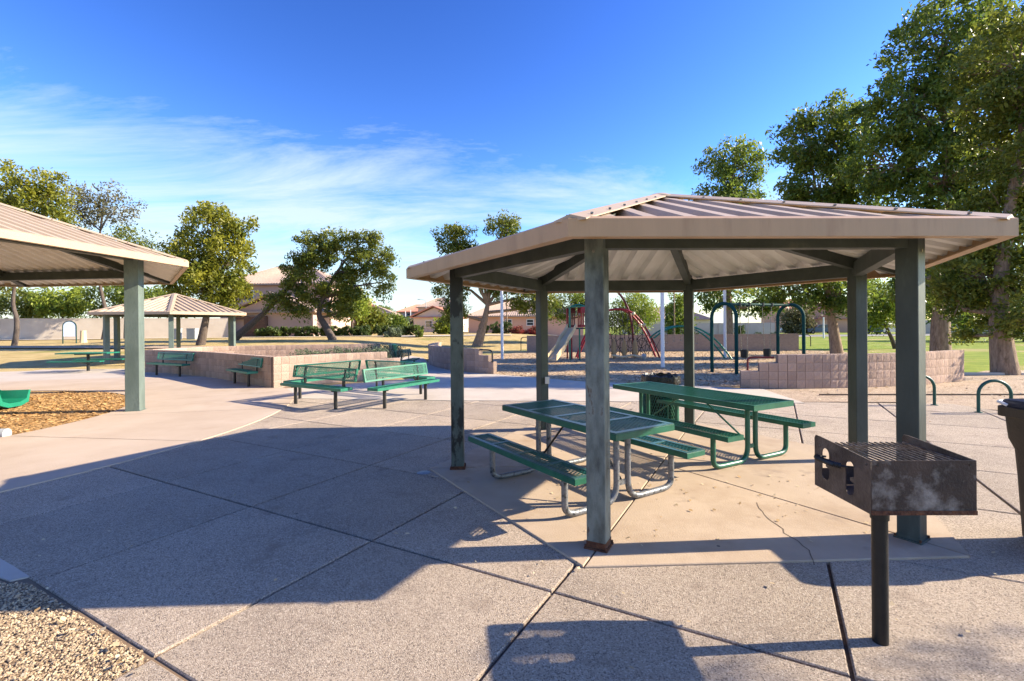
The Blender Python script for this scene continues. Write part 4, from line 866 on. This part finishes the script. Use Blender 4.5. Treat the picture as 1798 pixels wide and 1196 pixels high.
def tuft(label, x, y, wx, h, n, seed):
    rd = np.random.default_rng(seed); t = thing('planter_shrub', label, 'shrub', (x, y, .55), 0, 'rosemary clumps in the planter'); b = MB()
    for k in range(n):
        p = Vector((rd.uniform(-wx, wx), rd.uniform(-.5, .5), -.1)); q = p+Vector((rd.normal(0, .16), rd.normal(0, .12), h*(.6+.6*rd.random()))); b.tube([p, p.lerp(q, .5)+Vector((rd.normal(0, .03), 0, 0)), q], [.012, .009, .003], 3, cap=False)
    b.build('stems', M['sage'] if False else M['barkdark'], t); c = [tuple(Vector((rd.uniform(-wx, wx), rd.uniform(-.5, .5), h*rd.random()))) for k in range(n)]
    V, ti = leaf_cloud(c, [.14]*n, 26, .10, list(.2+.6*rd.random(n)), seed, .22); link('foliage', leaf_mesh('foliage', V, ti, M['sage']), t)
tag(sheet('planter_soil', [(-14.7, 20.0), (-13.2, 19.0), (-10.7, 17.4), (-8.4, 15.5), (-6.75, 14.2), (-5.8, 15.2), (-4.9, 16.0), (-3.8, 16.8), (-4.6, 20), (-6.6, 25.0), (-8.8, 24.3), (-11.2, 23.7), (-13.4, 22.9), (-14.6, 21.5)], .30, M['dirt']), kind='structure')
tuft('small rosemary clump in the planter near the corner', -6.7, 16.0, .55, .42, 60, 1); tuft('long rosemary clump in the planter above the bench square', -5.5, 17.2, 1.0, .42, 130, 2); tuft('pale dry rosemary clump at the planter end', -4.8, 18.4, .6, .5, 70, 3)

# ------------------------------------------------------------------ houses, walls and street beyond
def tile_plane(b, e0, e1, r0, r1, sp=.33, amp=.07):
    e0, e1, r0, r1 = map(Vector, (e0, e1, r0, r1)); L = (e1-e0).length; n = max(3, int(L/sp)); nr = (e1-e0).cross(r0-e0).normalized()
    if nr.z < 0: nr = -nr
    vs = []; m = n*4
    for i in range(m+1):
        q = i/m; h = nr*(amp*(.5+.5*math.sin(2*math.pi*i/4))); vs += [e0.lerp(e1, q)+h, r0.lerp(r1, q)+h]
    b.add(vs, [(2*i, 2*i+2, 2*i+3, 2*i+1) for i in range(m)])
    for a, c in ((e0, e1), (r0, r1)): pass
def house(label, loc, rz, w_, dp, h, rise, wall, tile, wins=(), hip=True, ov=.5, parent=None, name='house', gable=False):
    if parent is None: t = thing(name, label, 'house', loc, rz)
    else: t = parent
    off = Vector((0, 0, 0)) if parent is None else Vector(loc)
    wl = MB().box(off+Vector((0, 0, h/2-.3)), (w_, dp, h+.6)); X, Y = w_/2+ov, dp/2+ov
    b = MB(); E = [off+Vector(p) for p in ((-X, -Y, h), (X, -Y, h), (X, Y, h), (-X, Y, h))]
    if gable:   # ridge runs front to back, gable faces the viewer
        R0, R1 = off+Vector((0, -Y, h+rise)), off+Vector((0, Y, h+rise)); tile_plane(b, E[0], E[3], R0, R1); tile_plane(b, E[1], E[2], R0, R1)
        wl.add([off+Vector((-w_/2, -dp/2, h)), off+Vector((w_/2, -dp/2, h)), off+Vector((0, -dp/2, h+rise*w_/2/X)), off+Vector((-w_/2, dp/2, h)), off+Vector((w_/2, dp/2, h)), off+Vector((0, dp/2, h+rise*w_/2/X))], [(0, 1, 2), (4, 3, 5)])
        for s in (-1, 1): b.beam(E[0 if s < 0 else 1]+Vector((0, 0, .05)), R0+Vector((0, 0, .05)), .28, .22)
    else:
        k = min(Y, X*.8) if hip else 0; R0, R1 = off+Vector((-X+k, 0, h+rise)), off+Vector((X-k, 0, h+rise))
        tile_plane(b, E[0], E[1], R0, R1); tile_plane(b, E[2], E[3], R1, R0); tile_plane(b, E[3], E[0], R0, R0); tile_plane(b, E[1], E[2], R1, R1)
        b.tube([R0, R1], .12, 6)
    b.add([v-Vector((0, 0, .16)) for v in E]+[v-Vector((0, 0, .0)) for v in E], [(0, 3, 2, 1), (0, 1, 5, 4), (1, 2, 6, 5), (2, 3, 7, 6), (3, 0, 4, 7)])
    wl.build('wall', wall, t); b.build('roof', tile, t)
    for (x, z, ww, hh) in wins:
        c = off+Vector((x, -dp/2, z)); f = MB().box(c+Vector((0, -.03, hh/2)), (ww+.2, .10, .1)).box(c+Vector((0, -.03, -hh/2)), (ww+.2, .12, .1)).box(c+Vector((-ww/2-.05, -.03, 0)), (.1, .10, hh)).box(c+Vector((ww/2+.05, -.03, 0)), (.1, .10, hh)).box(c+Vector((0, -.035, 0)), (ww, .06, .06)).build('window', M['frame'], t)
        MB().box(c+Vector((0, -.015, 0)), (ww, .03, hh)).build('pane', M['pane'], f)
    return t
hz = .9
h1 = house('two-storey pinkish stucco house with tan tile roof behind the leaning trees', (-28.2, 62, hz), R_(-3), 13.5, 9, 6.2, 2.6, M['housepink'], M['tile'], [(-3.0, 4.7, .8, 1.5), (1.2, 4.7, .8, 1.5)])
house('', (2.2, -6.2, 0), 0, 9.0, 5, 2.75, 2.0, M['housepink'], M['tile'], [], parent=h1, gable=True)
MB().box((2.1, -8.75, 3.5), (.9, .1, .6)).build('gable_vent', M['housegrey'], h1)
MB().box((-.1, -9.0, 1.1), (1.5, .5, 2.2)).box((1.15, -9.05, 1.1), (.9, .7, 2.25)).box((-1.6, -9.0, 2.1), (1.7, .4, .4)).box((-1.3, -9.0, .25), (2.0, .4, .5)).build('brown_block_entry', M['brownblock'], h1)
house('cream single-storey house beyond the hedge', (-26, 84, hz), R_(4), 11, 8, 3.2, 1.8, M['housecream'], M['tile'], [(-2, 1.7, 1.2, 1.2), (2, 1.7, 1.2, 1.2)])
house('far pale house with red tile roof at the end of the street', (-25, 132, 1.2), R_(10), 12, 9, 4.8, 2, M['housegrey'], M['tilered'], [(-3, 3.8, 1.2, 1.2)])
house('far two-storey house left of the forked tree', (-18.0, 122, 1.2), R_(-8), 9, 9, 5.6, 2.4, M['housepink'], M['tile'], [(-1, 4.2, 1.2, 1.3)])
house('far low house right of the street lamp, pink gable', (-13.5, 92, .9), R_(-12), 8, 8, 2.8, 1.9, M['housegrey'], M['tilered'], [(-1, 1.5, 1.2, 1.2)], gable=True)
house('salmon single-storey house with wide tan tile roof behind the forked tree', (2.0, 76, .6), R_(1), 17, 10, 2.75, 2.5, M['housesalmon'], M['tile'], [(-2.6, 1.75, .9, .9), (.6, 1.75, .9, .9)])
house('far house with tan roof behind the white wall', (33, 104, 0), R_(3), 16, 9, 3.0, 2.6, M['housegrey'], M['tile'], [])
house('far salmon two-storey house behind the parked cars', (64, 108, 0), R_(-12), 12, 9, 5.2, 2.2, M['housesalmon'], M['tilered'], [(-2.5, 4.2, 1.5, 1.4)])
house('far salmon gabled house right of the parked pickup', (71, 104, 0), R_(-14), 10, 8, 2.9, 2.6, M['housesalmon'], M['tilered'], [], gable=True)
long_wall('garden_wall', 'long beige garden wall behind the lawn at the left', [(-95, 40), (-48, 44.5), (-30.5, 52.5)], 1.95, .2, M['stucco'])
long_wall('garden_wall', 'pale beige garden wall across the street behind the swings', [(21.5, 81), (43, 78.5)], 2.0, .2, M['stucco'], 0, 1)
long_wall('garden_wall', 'grey garden wall beyond the lawn at the far right', [(66, 82), (130, 70)], 2.2, .2, M['stucco'], 0)
def car(label, loc, rz, m, kind='suv'):
    t = thing('parked_car', label, 'car', loc, rz, 'cars parked along the far streets')
    pr = {'suv': ([(-2.2, .35), (-2.25, .9), (-2.1, 1.05), (-1.9, 1.65), (.3, 1.68), (1.0, 1.08), (2.1, .95), (2.25, .7), (2.2, .35)]), 'pickup': ([(-2.6, .45), (-2.65, 1.05), (-.6, 1.08), (-.5, 1.72), (.7, 1.74), (1.3, 1.12), (2.5, 1.02), (2.6, .7), (2.55, .42)])}[kind]
    loft([[(x, s, z) for x, z in pr] for s in (-.86, -.80, .80, .86)][1:3]).build('body', m, t)
    cab = {'suv': [(-1.8, 1.10), (-1.72, 1.55), (.25, 1.58), (.80, 1.10)], 'pickup': [(-.42, 1.16), (-.40, 1.62), (.66, 1.64), (1.08, 1.16)]}[kind]
    for s in (-1, 1): MB().add([(x, s*.812, z) for x, z in cab]+[(x, s*.79, z) for x, z in cab], [(0, 1, 2, 3) if s > 0 else (3, 2, 1, 0), (4, 5, 6, 7)]).build('window', M['pane'], t)
    for x in (-1.4, 1.4):
        for s in (-1, 1):
            wh = MB().tube([(x, s*.68, .34), (x, s*.86, .34)], .34, 16).build('wheel', M['tyre'], t, smooth=True); MB().tube([(x, s*.861, .34), (x, s*.87, .34)], .2, 12).build('rim', M['steel'], wh)
    for s in (-1, 1): MB().box((2.2, s*.6, .78), (.06, .3, .14)).build('headlight', M['frame'], t)
car('white pickup truck parked beyond the swing frame', (W(1398, 580, 92).x, 92, 0), R_(170), M['carwhite'], 'pickup')
car('grey-blue car parked before the far salmon gable', (W(1441, 580, 88).x, 88, 0), R_(160), M['carblue'])
car('dark car parked between the right shelter posts', (W(1534, 580, 84).x, 84, 0), R_(175), M['cardark'])
car('blue-grey car beside the right sunlit post, next to the dark car', (W(1558, 580, 80).x, 80, 0), R_(20), M['carblue'])
car('dark blue car in the far driveway left of the dark post', (W(760, 580, 92).x, 92, .95), R_(20), M['carblue'])
t = thing('street_lamp', 'tall thin street lamp on the skyline left of the near shelter', 'street lamp', (W(748, 580, 100).x, 100, .9)); MB().tube([(0, 0, 0), (0, 0, 6.3)], [.10, .06], 8).build('pole', M['boxgrey'], t, smooth=True); MB().tube(bez([(0, 0, 6.2), (-.1, 0, 6.7), (-1.3, 0, 6.75)], 5), .04, 6).build('arm', M['boxgrey'], t); MB().box((-1.45, 0, 6.72), (.55, .2, .12)).build('lamp_head', M['boxgrey'], t)
for x, d, h, lb in ((712, 110, 4.6, 'thin wooden utility pole left of the street lamp'), (721, 112, 5.0, 'thin pale pole beside the street lamp'), (1184, 60, 6.2, 'slim brown utility pole behind the arched ladder'), (890, 64, 7.0, 'thin brown post before the salmon house'), (1446, 60, 2.6, 'short white sign post beyond the stepped wall')):
    tag(MB().tube([(0, 0, -.1), (0, 0, h)], [.10, .08], 8).build('utility_pole', M['bark'] if h > 6 else M['white'], smooth=True, loc=(W(x, 580, d).x, d, hgt(W(x, 580, d).x, d))), lb, 'pole')
# park sign, utility boxes, little bins
p = W(122, 594, 38); t = thing('park_sign', 'arched pale blue notice board in front of the beige wall', 'sign', (p.x, 38, hgt(p.x, 38)-.02), R_(25))
b = MB(); pl = [(-.38, .55), (.38, .55), (.38, 1.35)]+[(.38*math.cos(a), 1.35+.38*math.sin(a)) for a in np.linspace(0, math.pi, 12)[1:-1]]+[(-.38, 1.35)]; n = len(pl); b.v = [(x, -.02, z) for x, z in pl]+[(x, .02, z) for x, z in pl]; b.f = [tuple(range(n)), tuple(range(2*n-1, n-1, -1))]+[(i, n+i, n+(i+1)%n, (i+1)%n) for i in range(n)]; b.mi = [0]*len(b.f); b.build('board', M['signblue'], t)
MB().tube([(-.41, 0, -.1), (-.41, 0, 1.35)]+[(-.41*math.cos(a), 0, 1.35+.41*math.sin(a)) for a in np.linspace(0, math.pi, 12)[1:-1]]+[(.41, 0, 1.35), (.41, 0, -.1)], .04, 8).build('frame', M['swing'], t, smooth=True)
for x, d, lb in ((338, 43, 'grey utility cabinet against the beige wall, right of the shelter post'), (309, 43, 'grey utility cabinet against the beige wall, behind the shelter posts')):
    p = W(x, 590, d); t = tag(MB().box((0, 0, .48), (.75, .5, .96)).box((0, 0, .98), (.80, .55, .05)).box((.0, -.255, .5), (.66, .012, .8)).build('utility_cabinet', M['boxgrey'], loc=(p.x, d, hgt(p.x, d)-.05)), lb, 'utility box')
p = W(146, 590, 39); tag(loft([[(.22*k_*math.cos(a), .22*k_*math.sin(a), z_) for a in np.linspace(0, 2*math.pi, 10)[:-1]] for z_, k_ in ((-.1, 1.2), (.3, 1.0), (.7, .9), (.95, .85))]).build('tree_stump', M['housecream'], smooth=True, loc=(p.x, 39, hgt(p.x, 39))), 'pale tree stump beside the arched notice board', 'stump')
p = W(690, 612, 26); tag(MB().lathe([(.0, 0), (.2, 0), (.24, .75), (.25, .78), (.20, .80), (0, .86)], n=16).build('park_bin', M['rack'], smooth=True, loc=(p.x, 26, .0)), 'little teal bin beyond the far end of the planter', 'bin')
p = W(1682, 588, 60); tag(MB().lathe([(.0, 0), (.28, 0), (.30, .85), (.31, .9), (.25, .95), (0, 1.0)], n=16).build('park_bin', M['rack'], smooth=True, loc=(p.x, 60, 0)), 'small dark green bin far across the right lawn', 'bin')

# ------------------------------------------------------------------ loose ground cover
def scatter(name, pts, size, m, seed, aspect=.35, th=.4, rise=.0, rhomb=False):
    """small slabs lying at random on a bed"""
    r = np.random.default_rng(seed); n = len(pts); a = r.random(n)*6.283; L = size*(.5+r.random(n)); wd = L*aspect*(.6+.8*r.random(n)); tl = r.normal(0, .22, n); tl2 = r.normal(0, .22, n)
    d = np.stack([np.cos(a), np.sin(a), tl], 1); s = np.stack([-np.sin(a), np.cos(a), tl2], 1); P = np.column_stack([pts, rise+.3*wd])
    if rhomb:
        V = np.stack([P-d*L[:, None]/2, P-s*wd[:, None]/2+d*L[:, None]*.08, P+d*L[:, None]/2, P+s*wd[:, None]/2+d*L[:, None]*.08], 1).reshape(-1, 3)
        return tag(link(name, leaf_mesh(name, V, r.random(n), m)), kind='stuff')
    V = np.stack([P-d*L[:, None]/2-s*wd[:, None]/2, P+d*L[:, None]/2-s*wd[:, None]/2, P+d*L[:, None]/2+s*wd[:, None]/2, P-d*L[:, None]/2+s*wd[:, None]/2], 1).reshape(-1, 3)
    return tag(link(name, leaf_mesh(name, V, r.random(n), m)), kind='stuff')
r = np.random.default_rng(3); a = r.random(42000)*6.283; q = 5.12*np.sqrt(r.random(42000)); pts = np.column_stack([LC[0]+q*np.cos(a), LC[1]+q*np.sin(a)]); pts = pts[(pts[:, 0] > -12.6)]
tag(scatter('mulch_chips', pts, .058, M['mulch'], 5, rise=-.004), 'orange-brown mulch chips in the shelter pit', 'mulch')
def inpoly(P, poly):
    ins = np.zeros(len(P), bool); n = len(poly)
    for i in range(n):
        (x0, y0), (x1, y1) = poly[i], poly[(i+1)%n]; c = ((y0 > P[:, 1]) != (y1 > P[:, 1])) & (P[:, 0] < (x1-x0)*(P[:, 1]-y0)/(y1-y0+1e-12)+x0); ins ^= c
    return ins
pa = [(-.4, 17.2), (2.2, 14.8), (5.2, 13.5), (6.4, 13.4), (9.8, 13.6), (13.2, 14.9), (18.3, 20), (20.3, 30), (19, 31.3), (1.2, 32.1), (-1.2, 29), (-1.7, 22), (-1.0, 18.4)]
pts = np.column_stack([r.uniform(-2, 20.5, 60000), 13+19*r.random(60000)**1.5]); tag(scatter('wood_chips', pts[inpoly(pts, pa)], .065, M['chip'], 6, rise=.0), 'tan wood chips covering the play area', 'wood chips')
gp = [(-4.6, 3.70), (-3.45, 3.24), (-3.30, 3.25), (-1.89, 2.475), (-2.38, 1.55), (-4.6, 1.55)]
def pebbles():
    P = np.column_stack([r.uniform(-4.6, -1.2, 90000), r.uniform(1.6, 3.7, 90000)]); P = np.concatenate([P[inpoly(P, gp)], np.column_stack([np.linspace(-3.3, -1.8, 90)+r.normal(0, .03, 90), 3.28-.55*np.linspace(0, 1.5, 90)+np.abs(r.normal(0, .10, 90))])]); n = len(P)
    base = np.array([(1,0,0),(-1,0,0),(0,1,0),(0,-1,0),(0,0,1),(0,0,-1)], float); F_ = np.array([(0,2,4),(2,1,4),(1,3,4),(3,0,4)], int)
    sz = .0035+.0075*r.random(n)**2.2; V = base[None]*(sz[:, None, None]*(.6+.8*r.random((n, 1, 3)))); an = r.random(n)*6.283; ca, sa = np.cos(an), np.sin(an)
    x = V[:, :, 0]*ca[:, None]-V[:, :, 1]*sa[:, None]; y = V[:, :, 0]*sa[:, None]+V[:, :, 1]*ca[:, None]
    V = np.stack([x+P[:, :1], y+P[:, 1:], V[:, :, 2]*.7-.008+sz[:, None]*.3], 2).reshape(-1, 3); FF = (F_[None]+6*np.arange(n)[:, None, None]).reshape(-1, 3)
    me = bpy.data.meshes.new('pebbles'); me.from_pydata(V.tolist(), [], FF.tolist()); at = me.attributes.new('tint', 'FLOAT', 'FACE'); at.data.foreach_set('value', np.repeat(r.random(n), 4).astype(np.float32)); me.materials.append(M['pebble']); me.update(); return link('pebbles', me)
tag(pebbles(), 'tan pebbles filling the bed at the lower left', 'gravel', kind='stuff')
lp = np.concatenate([np.column_stack([r.uniform(-4, 9, 200), r.uniform(2.2, 11, 200)]), np.column_stack([r.normal(1.9, 1.0, 110), r.normal(4.9, .7, 110)]), np.column_stack([r.uniform(-3.2, -1.5, 40), 0*r.random(40)])])
lp[-40:, 1] = 3.10-.54*(lp[-40:, 0]+3.2)+r.normal(0, .05, 40)
tag(scatter('leaf_litter', lp, .034, M['litter'], 8, .6, rise=.016, rhomb=True), 'scattered dry leaves on the paving', 'leaves')
dl = np.column_stack([r.uniform(6, 20, 2600), r.uniform(10.6, 17, 2600)]); dpoly = [(6.4, 10.8), (8.6, 10.6), (9.8, 9.4), (20, 9), (20, 17), (14, 15), (9.6, 12.7), (7.4, 12.6)]
tag(scatter('fallen_leaves', dl[inpoly(dl, dpoly)], .06, M['litter'], 9, .5, rise=-.006, rhomb=True), 'dry leaves lying on the bare dirt by the wall', 'leaves')
